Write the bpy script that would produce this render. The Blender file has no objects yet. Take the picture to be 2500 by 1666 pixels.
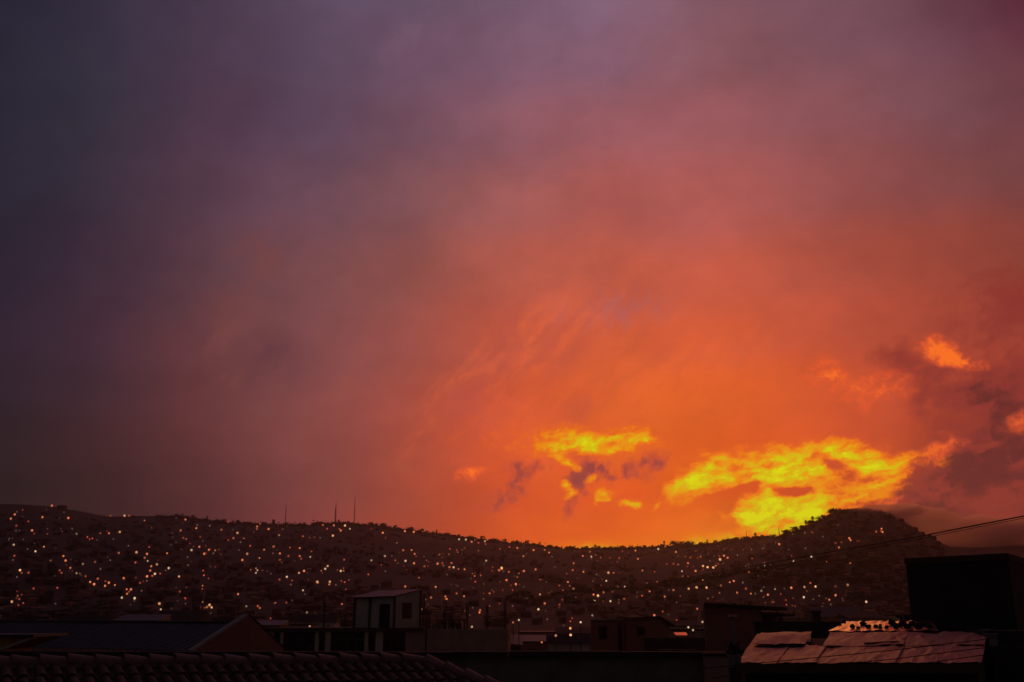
import bpy, bmesh, math, random
from mathutils import Vector, Matrix, noise
from mathutils.bvhtree import BVHTree

scene = bpy.context.scene
COL = scene.collection
R = random.Random(7)
rad = math.radians

# ------------------------------------------------------------------ camera
EYE = Vector((0.0, 0.0, 9.0))
FOCAL = 2430.0                       # in pixels of the 2500 px wide photograph
PITCH = math.atan((1503 - 833) / FOCAL)
cam_data = bpy.data.cameras.new("camera")
cam_data.sensor_width = 36.0
cam_data.lens = 36.0 * FOCAL / 2500.0
cam_data.clip_start = 0.1
cam_data.clip_end = 20000.0
cam = bpy.data.objects.new("camera", cam_data)
cam.location = EYE
cam.rotation_euler = (rad(90) + PITCH, 0, 0)
COL.objects.link(cam)
scene.camera = cam

scene.view_settings.view_transform = 'Standard'
scene.view_settings.look = 'None'
scene.view_settings.exposure = 0.0
scene.view_settings.gamma = 1.0
scene.view_settings.use_curve_mapping = False
cy = scene.cycles
cy.use_denoising = True
cy.max_bounces = 5
cy.diffuse_bounces = 2
cy.glossy_bounces = 2
cy.volume_bounces = 3
cy.transparent_max_bounces = 8
cy.sample_clamp_indirect = 4.0


def ray(px, py):
    """direction of the line of sight through a point of the photograph"""
    dx, dy = (px - 1250) / FOCAL, (833 - py) / FOCAL
    c, s = math.cos(PITCH), math.sin(PITCH)
    return Vector((dx, c - dy * s, s + dy * c))


def at(px, py, Y):
    """the place Y metres ahead on that line of sight"""
    d = ray(px, py)
    return EYE + d * (Y / d.y)


def azel(px, py):
    d = ray(px, py).normalized()
    return math.degrees(math.atan2(d.x, d.y)), math.degrees(math.asin(d.z))


# ------------------------------------------------------------------ sky
def lin(c):
    c = c / 255.0
    return c / 12.92 if c <= 0.04045 else ((c + 0.055) / 1.055) ** 2.4


def rgb(*c):
    if len(c) == 1 and isinstance(c[0], str):
        c = tuple(int(c[0][i:i + 2], 16) for i in (0, 2, 4))
    return (lin(c[0]), lin(c[1]), lin(c[2]), 1.0)


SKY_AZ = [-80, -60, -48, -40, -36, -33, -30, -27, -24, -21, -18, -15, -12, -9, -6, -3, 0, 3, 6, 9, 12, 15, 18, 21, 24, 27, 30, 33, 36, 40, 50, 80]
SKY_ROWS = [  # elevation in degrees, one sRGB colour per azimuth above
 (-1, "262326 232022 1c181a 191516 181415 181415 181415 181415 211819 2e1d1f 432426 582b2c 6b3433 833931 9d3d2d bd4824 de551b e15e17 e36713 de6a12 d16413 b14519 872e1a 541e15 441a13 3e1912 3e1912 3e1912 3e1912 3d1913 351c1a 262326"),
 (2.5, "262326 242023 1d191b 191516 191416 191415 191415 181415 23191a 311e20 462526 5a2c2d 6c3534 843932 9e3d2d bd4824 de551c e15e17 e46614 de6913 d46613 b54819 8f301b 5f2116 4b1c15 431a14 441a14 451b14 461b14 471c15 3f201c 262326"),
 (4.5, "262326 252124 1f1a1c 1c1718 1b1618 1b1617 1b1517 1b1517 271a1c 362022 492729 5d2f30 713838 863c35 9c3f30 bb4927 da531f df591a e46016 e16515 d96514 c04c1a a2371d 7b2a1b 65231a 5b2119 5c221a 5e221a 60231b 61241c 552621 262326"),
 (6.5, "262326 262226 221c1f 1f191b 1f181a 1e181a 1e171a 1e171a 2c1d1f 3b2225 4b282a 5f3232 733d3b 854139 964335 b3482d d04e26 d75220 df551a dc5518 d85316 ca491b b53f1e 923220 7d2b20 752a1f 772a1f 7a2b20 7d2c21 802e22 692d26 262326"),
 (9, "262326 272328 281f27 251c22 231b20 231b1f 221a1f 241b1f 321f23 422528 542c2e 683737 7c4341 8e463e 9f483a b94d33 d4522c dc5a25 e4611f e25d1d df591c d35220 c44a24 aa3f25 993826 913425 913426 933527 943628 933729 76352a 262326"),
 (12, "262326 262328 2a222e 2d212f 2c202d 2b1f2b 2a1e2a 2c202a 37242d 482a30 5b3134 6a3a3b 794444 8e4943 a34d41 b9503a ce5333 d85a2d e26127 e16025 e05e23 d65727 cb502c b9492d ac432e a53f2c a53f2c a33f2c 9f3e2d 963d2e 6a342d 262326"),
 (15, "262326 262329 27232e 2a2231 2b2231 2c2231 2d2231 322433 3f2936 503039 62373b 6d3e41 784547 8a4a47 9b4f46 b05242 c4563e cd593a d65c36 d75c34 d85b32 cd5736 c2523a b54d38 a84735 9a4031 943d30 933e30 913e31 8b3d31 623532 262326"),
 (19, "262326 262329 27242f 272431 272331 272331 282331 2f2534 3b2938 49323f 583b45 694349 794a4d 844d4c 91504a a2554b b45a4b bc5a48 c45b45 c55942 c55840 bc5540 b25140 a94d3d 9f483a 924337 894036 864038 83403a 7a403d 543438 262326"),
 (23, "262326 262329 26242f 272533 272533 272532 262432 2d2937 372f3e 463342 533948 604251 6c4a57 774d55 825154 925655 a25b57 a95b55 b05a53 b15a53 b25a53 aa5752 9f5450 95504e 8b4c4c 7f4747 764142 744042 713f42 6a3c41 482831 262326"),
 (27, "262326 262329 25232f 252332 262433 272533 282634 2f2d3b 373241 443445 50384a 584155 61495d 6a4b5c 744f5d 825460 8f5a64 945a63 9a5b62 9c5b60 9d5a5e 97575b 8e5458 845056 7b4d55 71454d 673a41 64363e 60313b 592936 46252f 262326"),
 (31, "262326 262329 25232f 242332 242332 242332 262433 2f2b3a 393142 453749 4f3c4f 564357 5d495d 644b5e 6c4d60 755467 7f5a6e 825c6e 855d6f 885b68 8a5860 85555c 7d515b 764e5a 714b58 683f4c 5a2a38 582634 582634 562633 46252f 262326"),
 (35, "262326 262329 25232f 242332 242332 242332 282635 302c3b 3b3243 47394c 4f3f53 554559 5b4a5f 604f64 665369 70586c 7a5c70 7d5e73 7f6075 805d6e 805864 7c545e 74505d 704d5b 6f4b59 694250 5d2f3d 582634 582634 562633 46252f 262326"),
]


world = bpy.data.worlds.new("World")
scene.world = world
world.use_nodes = True
nt = world.node_tree
nt.nodes.clear()


def nd(kind, **kw):
    n = nt.nodes.new(kind)
    for k, v in kw.items():
        setattr(n, k, v)
    return n


def put(sock, v):
    if isinstance(v, bpy.types.NodeSocket):
        nt.links.new(v, sock)
    else:
        sock.default_value = v


def mth(op, a, b=None, c=None, clamp=False):
    n = nd('ShaderNodeMath', operation=op, use_clamp=clamp)
    put(n.inputs[0], a)
    if b is not None:
        put(n.inputs[1], b)
    if c is not None:
        put(n.inputs[2], c)
    return n.outputs[0]


def vmth(op, a, b=None, scale=None):
    n = nd('ShaderNodeVectorMath', operation=op)
    put(n.inputs[0], a)
    if b is not None:
        put(n.inputs[1], b)
    if scale is not None:
        put(n.inputs['Scale'], scale)
    return n.outputs[0]


def mixc(f, a, b, blend='MIX'):
    n = nd('ShaderNodeMix', data_type='RGBA', blend_type=blend)
    put(n.inputs[0], f)
    put(n.inputs[6], a)
    put(n.inputs[7], b)
    return n.outputs[2]


def smooth(v, lo, hi, t0=0.0, t1=1.0):
    n = nd('ShaderNodeMapRange', interpolation_type='SMOOTHSTEP')
    put(n.inputs[0], v)
    for i, x in enumerate((lo, hi, t0, t1)):
        put(n.inputs[1 + i], x)
    return n.outputs[0]


def noise_tex(vec, scale, detail=4.0, rough=0.5, dist=0.0):
    n = nd('ShaderNodeTexNoise', noise_dimensions='3D')
    put(n.inputs['Vector'], vec)
    n.inputs['Scale'].default_value = scale
    n.inputs['Detail'].default_value = detail
    n.inputs['Roughness'].default_value = rough
    n.inputs['Distortion'].default_value = dist
    return n


tc = nd('ShaderNodeTexCoord')
sep = nd('ShaderNodeSeparateXYZ')
nt.links.new(tc.outputs['Generated'], sep.inputs[0])
az = mth('MULTIPLY', mth('ARCTAN2', sep.outputs[0], sep.outputs[1]), 180 / math.pi)
el = mth('MULTIPLY', mth('ARCSINE', sep.outputs[2]), 180 / math.pi)
cmb = nd('ShaderNodeCombineXYZ')
put(cmb.inputs[0], az)
put(cmb.inputs[1], el)
POS = cmb.outputs[0]                                  # azimuth and elevation in degrees


def warp(vec, scale, amp, detail, seed=0.0, rough=0.55):
    n = noise_tex(vmth('ADD', POS, (seed, seed * 0.7, seed)), scale, detail, rough)
    d = vmth('SUBTRACT', n.outputs['Color'], (0.5, 0.5, 0.5))
    d = vmth('MULTIPLY', d, (amp, amp * 0.8, 0.0))
    return vmth('ADD', vec, d)


soft = warp(POS, 0.085, 6.0, 4.0, 11.0)                # broad billows of the high overcast
fine = warp(warp(POS, 0.4, 0.7, 3.0, 23.0), 1.5, 0.75, 6.0, 41.0, 0.66)

# broad colour of the overcast, row by row in elevation
ss = nd('ShaderNodeSeparateXYZ')
nt.links.new(soft, ss.inputs[0])
fac = mth('DIVIDE', mth('SUBTRACT', ss.outputs[0], SKY_AZ[0]), SKY_AZ[-1] - SKY_AZ[0])
base = None
prev = None
for e, cols in SKY_ROWS:
    cr = nd('ShaderNodeValToRGB')
    cr.color_ramp.interpolation = 'B_SPLINE'
    els = cr.color_ramp.elements
    while len(els) < len(SKY_AZ):
        els.new(0.5)
    for st, a_, c_ in zip(els, SKY_AZ, cols.split()):
        st.position = (a_ - SKY_AZ[0]) / (SKY_AZ[-1] - SKY_AZ[0])
        st.color = rgb(c_)
    nt.links.new(fac, cr.inputs[0])
    if base is None:
        base = cr.outputs[0]
    else:
        base = mixc(smooth(ss.outputs[1], prev, e), base, cr.outputs[0])
    prev = e
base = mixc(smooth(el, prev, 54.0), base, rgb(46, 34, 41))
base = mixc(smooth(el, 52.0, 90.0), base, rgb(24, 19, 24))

# faint streaks and mottling in it
stk = noise_tex(vmth('MULTIPLY', fine, (1.0, 1.5, 1.0)), 0.11, 7.0, 0.62)
mot = noise_tex(vmth('ADD', POS, (5.0, 9.0, 3.0)), 0.16, 3.0, 0.5)
base = vmth('SCALE', base, scale=smooth(stk.outputs[0], 0.25, 0.75, 0.86, 1.15))
base = mixc(smooth(mot.outputs[0], 0.35, 0.7, 0.0, 0.16), base,
            vmth('MULTIPLY', base, (0.92, 1.08, 1.28)))


def blobs(vec, rows, k=1.7):
    """sum of soft ellipses: px, py, rx, ry, tilt, weight (photo pixels, turned into sky angles here)"""
    acc = None
    for row in rows:
        px, py, rx, ry = row[:4]
        rot = row[4] if len(row) > 4 else 0
        w = row[5] if len(row) > 5 else 1.0
        a0, e0 = azel(px, py)
        a1, e1 = azel(px + 1, py)
        a2, e2 = azel(px, py - 1)
        kx, ky = math.hypot(a1 - a0, e1 - e0), math.hypot(a2 - a0, e2 - e0)
        tilt = math.atan2(e1 - e0, a1 - a0)
        m = nd('ShaderNodeMapping', vector_type='TEXTURE')
        put(m.inputs[0], vec)
        m.inputs['Location'].default_value = (a0, e0, 0)
        m.inputs['Rotation'].default_value = (0, 0, rad(rot) + tilt)
        m.inputs['Scale'].default_value = (rx * k * kx, ry * k * ky, 1)
        g = nd('ShaderNodeTexGradient', gradient_type='SPHERICAL')
        nt.links.new(m.outputs[0], g.inputs[0])
        acc = mth('MULTIPLY_ADD', g.outputs['Fac'], w, acc if acc is not None else 0.0)
    return acc


puff = mth('ADD', mth('MULTIPLY', noise_tex(fine, 0.42, 4.0, 0.55).outputs[0], 0.55),
           mth('MULTIPLY', noise_tex(fine, 1.7, 7.0, 0.68).outputs[0], 0.45))
puff_c = smooth(puff, 0.33, 0.67, -1.0, 1.0)


def layer(base, rows, stops, vec=None, k=1.7, amount=1.0, ragged=0.5, grain=None):
    """lay a bank of cloud over the sky: stops are (density from, to, colour)"""
    d = blobs(vec if vec is not None else fine, rows, k)
    d = mth('MULTIPLY', d, mth('MULTIPLY_ADD', puff_c, ragged, 1.0))
    d = mth('MULTIPLY_ADD', puff_c, mth('MULTIPLY', mth('MINIMUM', d, 0.25), ragged), d)
    if grain is not None:
        d = mth('MULTIPLY', d, mth('ADD', grain, 1.0))
    out = base
    for i, (lo, hi, c) in enumerate(stops):
        f = smooth(d, lo, hi)
        out = mixc(mth('MULTIPLY', f, amount) if i == 0 else f, out, c)
    return out


GREY_PLUME = [(560, 760, 60, 130, 65, .8), (620, 620, 60, 60, 0, .6), (545, 880, 30, 60, -30, .6), (700, 700, 70, 80, 0, .5)]
PALE_VEIL = [(1340, 80, 150, 70, 20, .7), (1000, 90, 90, 40, 30, .6), (1480, 760, 200, 60, 0, .5)]
MAUVE = [(1414, 1158, 35, 16, 25), (1444, 1135, 40, 20), (1470, 1148, 35, 20), (1533, 1142, 80, 22, 10, .9), (1508, 1168, 70, 16, 0, .9),
         (1597, 1127, 40, 22, 20, .8), (1266, 1142, 35, 20, 0, .8), (1317, 1140, 50, 20, 30, .8), (1253, 1186, 45, 22, 50, .8),
         (1414, 1193, 25, 35, 0, .8), (1391, 1237, 12, 32, -15, .8), (1228, 1219, 60, 25, 30, .6), (1195, 1240, 60, 30, 30, .4)]
MAROON = [(2432, 961, 70, 90, 0, 1.0), (2374, 980, 90, 60, 0, .75), (2352, 1131, 130, 60, 20, 1.1), (2463, 1153, 110, 80, 0, 1.0),
          (2272, 1195, 95, 45, 25, 1.2), (2396, 1216, 170, 70, 0, 1.1), (2164, 1202, 28, 20, 0, 1.0), (2460, 740, 140, 100, 30, .6),
          (2560, 1120, 110, 150, 0, .8), (2200, 870, 70, 46, 20, .6), (2270, 960, 110, 50, 0, .6), (2230, 1250, 120, 30, 0, .8)]
EMBER = [(1148, 1155, 25, 16, 10), (1182, 1148, 14, 14, 0, .7), (2275, 846, 42, 26, -20), (2325, 872, 62, 22, -22), (2374, 886, 70, 12, 0, .6),
         (2008, 912, 40, 34, -20, 1.1), (2142, 953, 70, 46, 0, .75), (2490, 1033, 44, 22, 20, .45), (2330, 1068, 36, 10, -20, .4),
         (2262, 1113, 70, 15, 22, .55), (2405, 1086, 40, 9, 15, .3), (2180, 1230, 40, 14, 20, .7),
         (2110, 1235, 40, 16, 0, .7), (2240, 1150, 60, 20, 35, .4), (2300, 1085, 50, 12, 20, .3), (2020, 960, 60, 40, 0, .3)]
GLOW = [(1600, 1350, 300, 34, 3, 1.0), (1880, 1330, 150, 60, 8, .9), (1300, 1360, 170, 26, 0, .5)]
FLAME = [(2090, 1140, 140, 60, 0, .28), (2225, 1145, 100, 40, 30, .24), (1420, 1080, 150, 36, 0, .3), (1280, 1062, 150, 36, -5, .22), (2120, 1200, 70, 30, 25, .25), (1700, 1180, 160, 50, 15, .15),
         (1666, 1201, 45, 30, 45), (1707, 1173, 70, 26, 25), (1758, 1163, 80, 26, 12), (1753, 1198, 60, 22, 10, .6),
         (1855, 1128, 140, 30, 2), (1957, 1135, 110, 42, -10), (1893, 1170, 90, 26, 8, 1.3), (1878, 1196, 22, 30, 0),
         (2008, 1160, 90, 26, -22), (1931, 1237, 150, 42, 5), (2033, 1214, 90, 28, 8), (1855, 1229, 50, 24, 0),
         (1893, 1278, 85, 36, 0, 1.3), (1957, 1262, 80, 40, 0), (2079, 1117, 62, 28, -18, 1.1), (2038, 1094, 70, 20, -8, .6),
         (2148, 1137, 70, 20, 15, .6), (2174, 1165, 80, 18, 32, .6), (1817, 1257, 18, 26, 0, .9),
         (1720, 1258, 18, 10, 25, .55), (1757, 1252, 14, 12, 50, .55), (1772, 1264, 18, 6, -40, .45),
         (1498, 1068, 60, 18, 15), (1521, 1091, 50, 13, 22), (1560, 1072, 44, 10, -12, .75), (1437, 1076, 45, 18, 0), (1368, 1096, 65, 18, 6),
         (1457, 1099, 35, 12, 0), (1355, 1066, 55, 18, 20, .45), (1391, 1132, 26, 10, -28, .9), (1447, 1169, 18, 10, 25, .95),
         (1384, 1188, 12, 14, 20, .9), (1392, 1209, 16, 9, 30, .9), (1468, 1204, 16, 12, 60, .9), (1492, 1210, 22, 12, 20, .8), (1480, 1224, 14, 7, 0, .8), (1457, 1230, 13, 8, 30, .8), (1533, 1233, 24, 10, 0, .9),
         (1557, 1237, 10, 8, 0, .8), (1602, 1237, 16, 7, 20, .7)]

GAPS = [(1800, 1197, 75, 17, 8, -1.1), (2066, 1188, 62, 13, 10, -.8), (1935, 1200, 55, 14, -8, -.6), (1770, 1240, 50, 22, 0, -.5), (1838, 1182, 26, 10, 20, -.7), (2022, 1124, 34, 10, -28, -1.0), (2048, 1140, 30, 10, -15, -.9), (2080, 1152, 24, 12, 0, -.7),
        (1975, 1192, 70, 12, 8, -.8), (1925, 1208, 50, 12, 5, -.5), (1862, 1137, 26, 7, 0, -.6), (2000, 1236, 32, 8, 0, -.8), (2060, 1170, 60, 12, 10, -.6),
        (1720, 1188, 50, 12, 20, -.4), (1478, 1092, 16, 8, 20, -.5), (1410, 1102, 20, 8, 30, -.4)]
# wisps combed up and to the right by the wind
comb = nd('ShaderNodeMapping', vector_type='TEXTURE')
put(comb.inputs[0], fine)
comb.inputs['Rotation'].default_value = (0, 0, rad(48))
comb.inputs['Scale'].default_value = (4.2, 1.3, 1.0)
wisp = noise_tex(comb.outputs[0], 1.0, 7.0, 0.62, 0.4).outputs[0]
COMBED = [(1270, 850, 150, 70, 35), (1180, 950, 160, 60, 45, .9), (1420, 780, 150, 70, 20, .8), (1060, 1000, 110, 60, 50, .7), (1500, 950, 200, 80, 10, .6),
          (1340, 1010, 160, 40, 20, .7), (1700, 860, 180, 90, 0, .4)]
sky = mixc(mth('MULTIPLY', smooth(wisp, 0.46, 0.72), mth('MULTIPLY', blobs(POS, COMBED, 1.8), 0.45, clamp=True)), base, rgb(236, 104, 52))
sky = mixc(mth('MULTIPLY', smooth(wisp, 0.54, 0.3), mth('MULTIPLY', blobs(POS, COMBED, 1.8), 0.4, clamp=True)), sky, rgb(178, 74, 66))
PLUME = [(575, 760, 60, 110, -25, 1.1), (640, 610, 60, 60, 0, .8), (548, 880, 26, 60, 15, 1.0), (720, 640, 70, 60, 0, .5)]
sky = mixc(mth('MULTIPLY', smooth(wisp, 0.38, 0.68), mth('MULTIPLY', blobs(fine, PLUME, 2.0), 0.6, clamp=True)), sky, rgb(122, 68, 66))
SHADE = [(660, 860, 50, 60, 30, .9), (470, 700, 60, 120, 0, .6), (700, 900, 80, 60, 0, .5)]
sky = mixc(mth('MULTIPLY', smooth(wisp, 0.34, 0.62), mth('MULTIPLY', blobs(fine, SHADE, 1.7), 0.5, clamp=True)), sky, rgb(84, 50, 58))
sky = layer(sky, GREY_PLUME, [(.1, .9, rgb(122, 68, 64))], k=1.7, amount=.3, ragged=.35)
sky = layer(sky, PALE_VEIL, [(.1, .8, rgb(136, 102, 126))], k=1.6, amount=.25)
sky = layer(sky, GLOW, [(.05, .7, rgb(230, 112, 18)), (.5, 1.2, rgb(222, 160, 8))], k=1.8, amount=.8, ragged=.15)
sky = layer(sky, MAROON, [(.04, .95, rgb(138, 50, 44)), (.8, 2.5, rgb(96, 38, 38))], k=1.95, amount=.88, ragged=.6)
sky = layer(sky, MAUVE, [(.08, .8, rgb(192, 74, 48)), (.5, 1.6, rgb(146, 62, 58))], k=1.55, amount=.85, ragged=.7)
sky = layer(sky, EMBER, [(.06, .75, rgb(224, 86, 42)), (.5, 1.3, rgb(250, 112, 32))], k=1.7, amount=.85, ragged=.75)
flow = nd('ShaderNodeMapping', vector_type='TEXTURE')
put(flow.inputs[0], fine)
flow.inputs['Rotation'].default_value = (0, 0, rad(10))
flow.inputs['Scale'].default_value = (1.5, 0.55, 1.0)
flow_g = smooth(noise_tex(flow.outputs[0], 1.0, 8.0, 0.66).outputs[0], 0.32, 0.68, -0.6, 0.55)
sky = layer(sky, FLAME + GAPS, [(.05, .6, rgb(230, 102, 18)), (.3, 1.1, rgb(230, 146, 6)), (.85, 1.8, rgb(210, 186, 0)), (1.6, 2.9, rgb(216, 216, 0))],
            k=1.65, ragged=.5, grain=flow_g)

# the clear dusk air above the cloud, sun already behind the ridge
SUN_AZ, SUN_EL = azel(1900, 1290)
dusk = nd('ShaderNodeTexSky', sky_type='NISHITA')
dusk.sun_disc = False
dusk.sun_elevation = rad(-2.0)
dusk.sun_rotation = rad(SUN_AZ)
dusk.altitude = 2500
sky = vmth('SCALE', sky, scale=smooth(el, 1.0, 20.0, 1.22, 1.0))        # what the haze in front takes away low down
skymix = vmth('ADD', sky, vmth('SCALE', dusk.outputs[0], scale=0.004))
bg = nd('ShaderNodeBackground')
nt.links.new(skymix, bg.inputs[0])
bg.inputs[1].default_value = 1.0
wo = nd('ShaderNodeOutputWorld')
nt.links.new(bg.outputs[0], wo.inputs[0])

# the last of the sun, low behind the cloud on the right-hand ridge
sun_data = bpy.data.lights.new("sun", 'SUN')
sun_data.energy = 0.06
sun_data.angle = rad(12)
sun_data.color = (1.0, 0.42, 0.16)
sun = bpy.data.objects.new("sun", sun_data)
sun.rotation_euler = (rad(90 - SUN_EL), 0, rad(180 - SUN_AZ))
COL.objects.link(sun)

# ------------------------------------------------------------------ helpers
def mat(name, color, rough=0.85, metal=0.0, var=0.35, scale=3.0, bump=0.0, bscale=20.0, stretch=(1, 1, 1)):
    m = bpy.data.materials.new(name)
    m.use_nodes = True
    t = m.node_tree
    b = t.nodes['Principled BSDF']
    co = t.nodes.new('ShaderNodeTexCoord')
    mp = t.nodes.new('ShaderNodeMapping')
    mp.inputs['Scale'].default_value = stretch
    t.links.new(co.outputs['Object'], mp.inputs[0])
    n = t.nodes.new('ShaderNodeTexNoise')
    n.inputs['Scale'].default_value = scale
    n.inputs['Detail'].default_value = 6
    n.inputs['Roughness'].default_value = 0.65
    t.links.new(mp.outputs[0], n.inputs['Vector'])
    r = t.nodes.new('ShaderNodeValToRGB')
    lo, hi = r.color_ramp.elements[0], r.color_ramp.elements[1]
    lo.position, hi.position = 0.3, 0.72
    lo.color = tuple(c * (1 - var) for c in color) + (1,)
    hi.color = tuple(min(1, c * (1 + var)) for c in color) + (1,)
    t.links.new(n.outputs[0], r.inputs[0])
    oi = t.nodes.new('ShaderNodeObjectInfo')
    mr = t.nodes.new('ShaderNodeMapRange')
    mr.inputs[3].default_value, mr.inputs[4].default_value = 0.82, 1.18
    t.links.new(oi.outputs['Random'], mr.inputs[0])
    sc = t.nodes.new('ShaderNodeVectorMath')
    sc.operation = 'SCALE'
    t.links.new(r.outputs[0], sc.inputs[0])
    t.links.new(mr.outputs[0], sc.inputs['Scale'])
    t.links.new(sc.outputs[0], b.inputs['Base Color'])
    b.inputs['Roughness'].default_value = rough
    b.inputs['Metallic'].default_value = metal
    if bump:
        n2 = t.nodes.new('ShaderNodeTexNoise')
        n2.inputs['Scale'].default_value = bscale
        n2.inputs['Detail'].default_value = 5
        t.links.new(mp.outputs[0], n2.inputs['Vector'])
        bp = t.nodes.new('ShaderNodeBump')
        bp.inputs['Strength'].default_value = bump
        bp.inputs['Distance'].default_value = 0.02
        t.links.new(n2.outputs[0], bp.inputs['Height'])
        t.links.new(bp.outputs[0], b.inputs['Normal'])
    return m


def brick_mat(name, c1, c2, mortar, size=0.07):
    m = bpy.data.materials.new(name)
    m.use_nodes = True
    t = m.node_tree
    b = t.nodes['Principled BSDF']
    co = t.nodes.new('ShaderNodeTexCoord')
    s = t.nodes.new('ShaderNodeSeparateXYZ')
    c = t.nodes.new('ShaderNodeCombineXYZ')
    a = t.nodes.new('ShaderNodeMath')
    t.links.new(co.outputs['Object'], s.inputs[0])
    t.links.new(s.outputs[0], a.inputs[0])
    t.links.new(s.outputs[1], a.inputs[1])
    t.links.new(a.outputs[0], c.inputs[0])
    t.links.new(s.outputs[2], c.inputs[1])
    br = t.nodes.new('ShaderNodeTexBrick')
    br.inputs['Scale'].default_value = 1.0
    br.inputs['Brick Width'].default_value = 0.3
    br.inputs['Row Height'].default_value = 0.15
    br.inputs['Mortar Size'].default_value = 0.012
    br.inputs['Color1'].default_value = c1 + (1,)
    br.inputs['Color2'].default_value = c2 + (1,)
    br.inputs['Mortar'].default_value = mortar + (1,)
    t.links.new(c.outputs[0], br.inputs['Vector'])
    t.links.new(br.outputs['Color'], b.inputs['Base Color'])
    b.inputs['Roughness'].default_value = 0.9
    return m


M = {
    'earth': mat('dry hillside earth', (.042, .028, .023), var=.6, scale=.012),
    'ground': mat('town ground', (.06, .045, .04), var=.4, scale=.05),
    'leaf': mat('dark foliage', (.05, .06, .03), var=.4, scale=.4),
    'bark': mat('bark', (.09, .06, .045)),
    'clay': mat('old clay tile', (.15, .076, .06), rough=.62, var=.5, scale=9, bump=.5, bscale=60),
    'clay_cap': mat('skylit clay ridge tile', (.25, .14, .12), rough=.6, var=.4, scale=7, bump=.4, bscale=50),  # paler than the roof tiles, sky light put into the colour
    'deck': mat('roof boards', (.06, .035, .03)),
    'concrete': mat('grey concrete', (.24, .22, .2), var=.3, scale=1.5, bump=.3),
    'concrete_dark': mat('dark concrete', (.04, .035, .032), var=.4, scale=1.2, bump=.3),  # the darker of the two concrete tones
    'render_brown': mat('brown cement render', (.5, .33, .25), var=.2, scale=.8, bump=.2),
    'plaster': mat('pale plaster', (.62, .62, .48), var=.2, scale=.9),
    'brick': brick_mat('red hollow brick', (.45, .17, .105), (.34, .13, .085), (.3, .25, .2)),
    'brick_dark': brick_mat('dark red brick', (.14, .06, .042), (.10, .045, .033), (.09, .075, .065)),  # the darker of the two brick tones
    'glass': mat('dark window glass', (.005, .005, .006), rough=.25, var=.1),
    'dark': mat('doorway shade black', (.008, .006, .005), var=.3),
    'wood': mat('weathered timber', (.10, .06, .04), var=.4, scale=4, stretch=(1, 1, .2)),
    'steel': mat('rusty steel', (.12, .06, .045), rough=.7, var=.4),
    'blue_roof': mat('blue grey painted sheet', (.03, .036, .05), rough=.5, var=.25, scale=.7),
    'white_trim': mat('white painted trim', (.36, .35, .32), rough=.7, var=.15),
    'ochre': mat('ochre lit-wall colour', (.5, .28, .05), var=.2),
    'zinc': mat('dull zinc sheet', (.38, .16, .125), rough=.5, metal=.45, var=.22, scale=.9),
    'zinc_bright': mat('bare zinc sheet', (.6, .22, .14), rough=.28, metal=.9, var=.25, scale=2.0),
    'stone': mat('dark stone', (.04, .034, .03), var=.4, scale=6, bump=.5),
    'cable': mat('black cable', (.02, .018, .018), rough=.6),
    'gap_dark': mat('dark green gap panel', (.03, .045, .04), rough=.6),
    'pale_sheet': mat('pale sheet roof', (.09, .09, .105), rough=.6, var=.2),
}


def glow(name, color, strength):
    m = bpy.data.materials.new(name)
    m.use_nodes = True
    t = m.node_tree
    t.nodes.clear()
    e = t.nodes.new('ShaderNodeEmission')
    e.inputs[0].default_value = color
    e.inputs[1].default_value = strength
    o = t.nodes.new('ShaderNodeOutputMaterial')
    t.links.new(e.outputs[0], o.inputs[0])
    m.cycles.emission_sampling = 'NONE'
    return m


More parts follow.
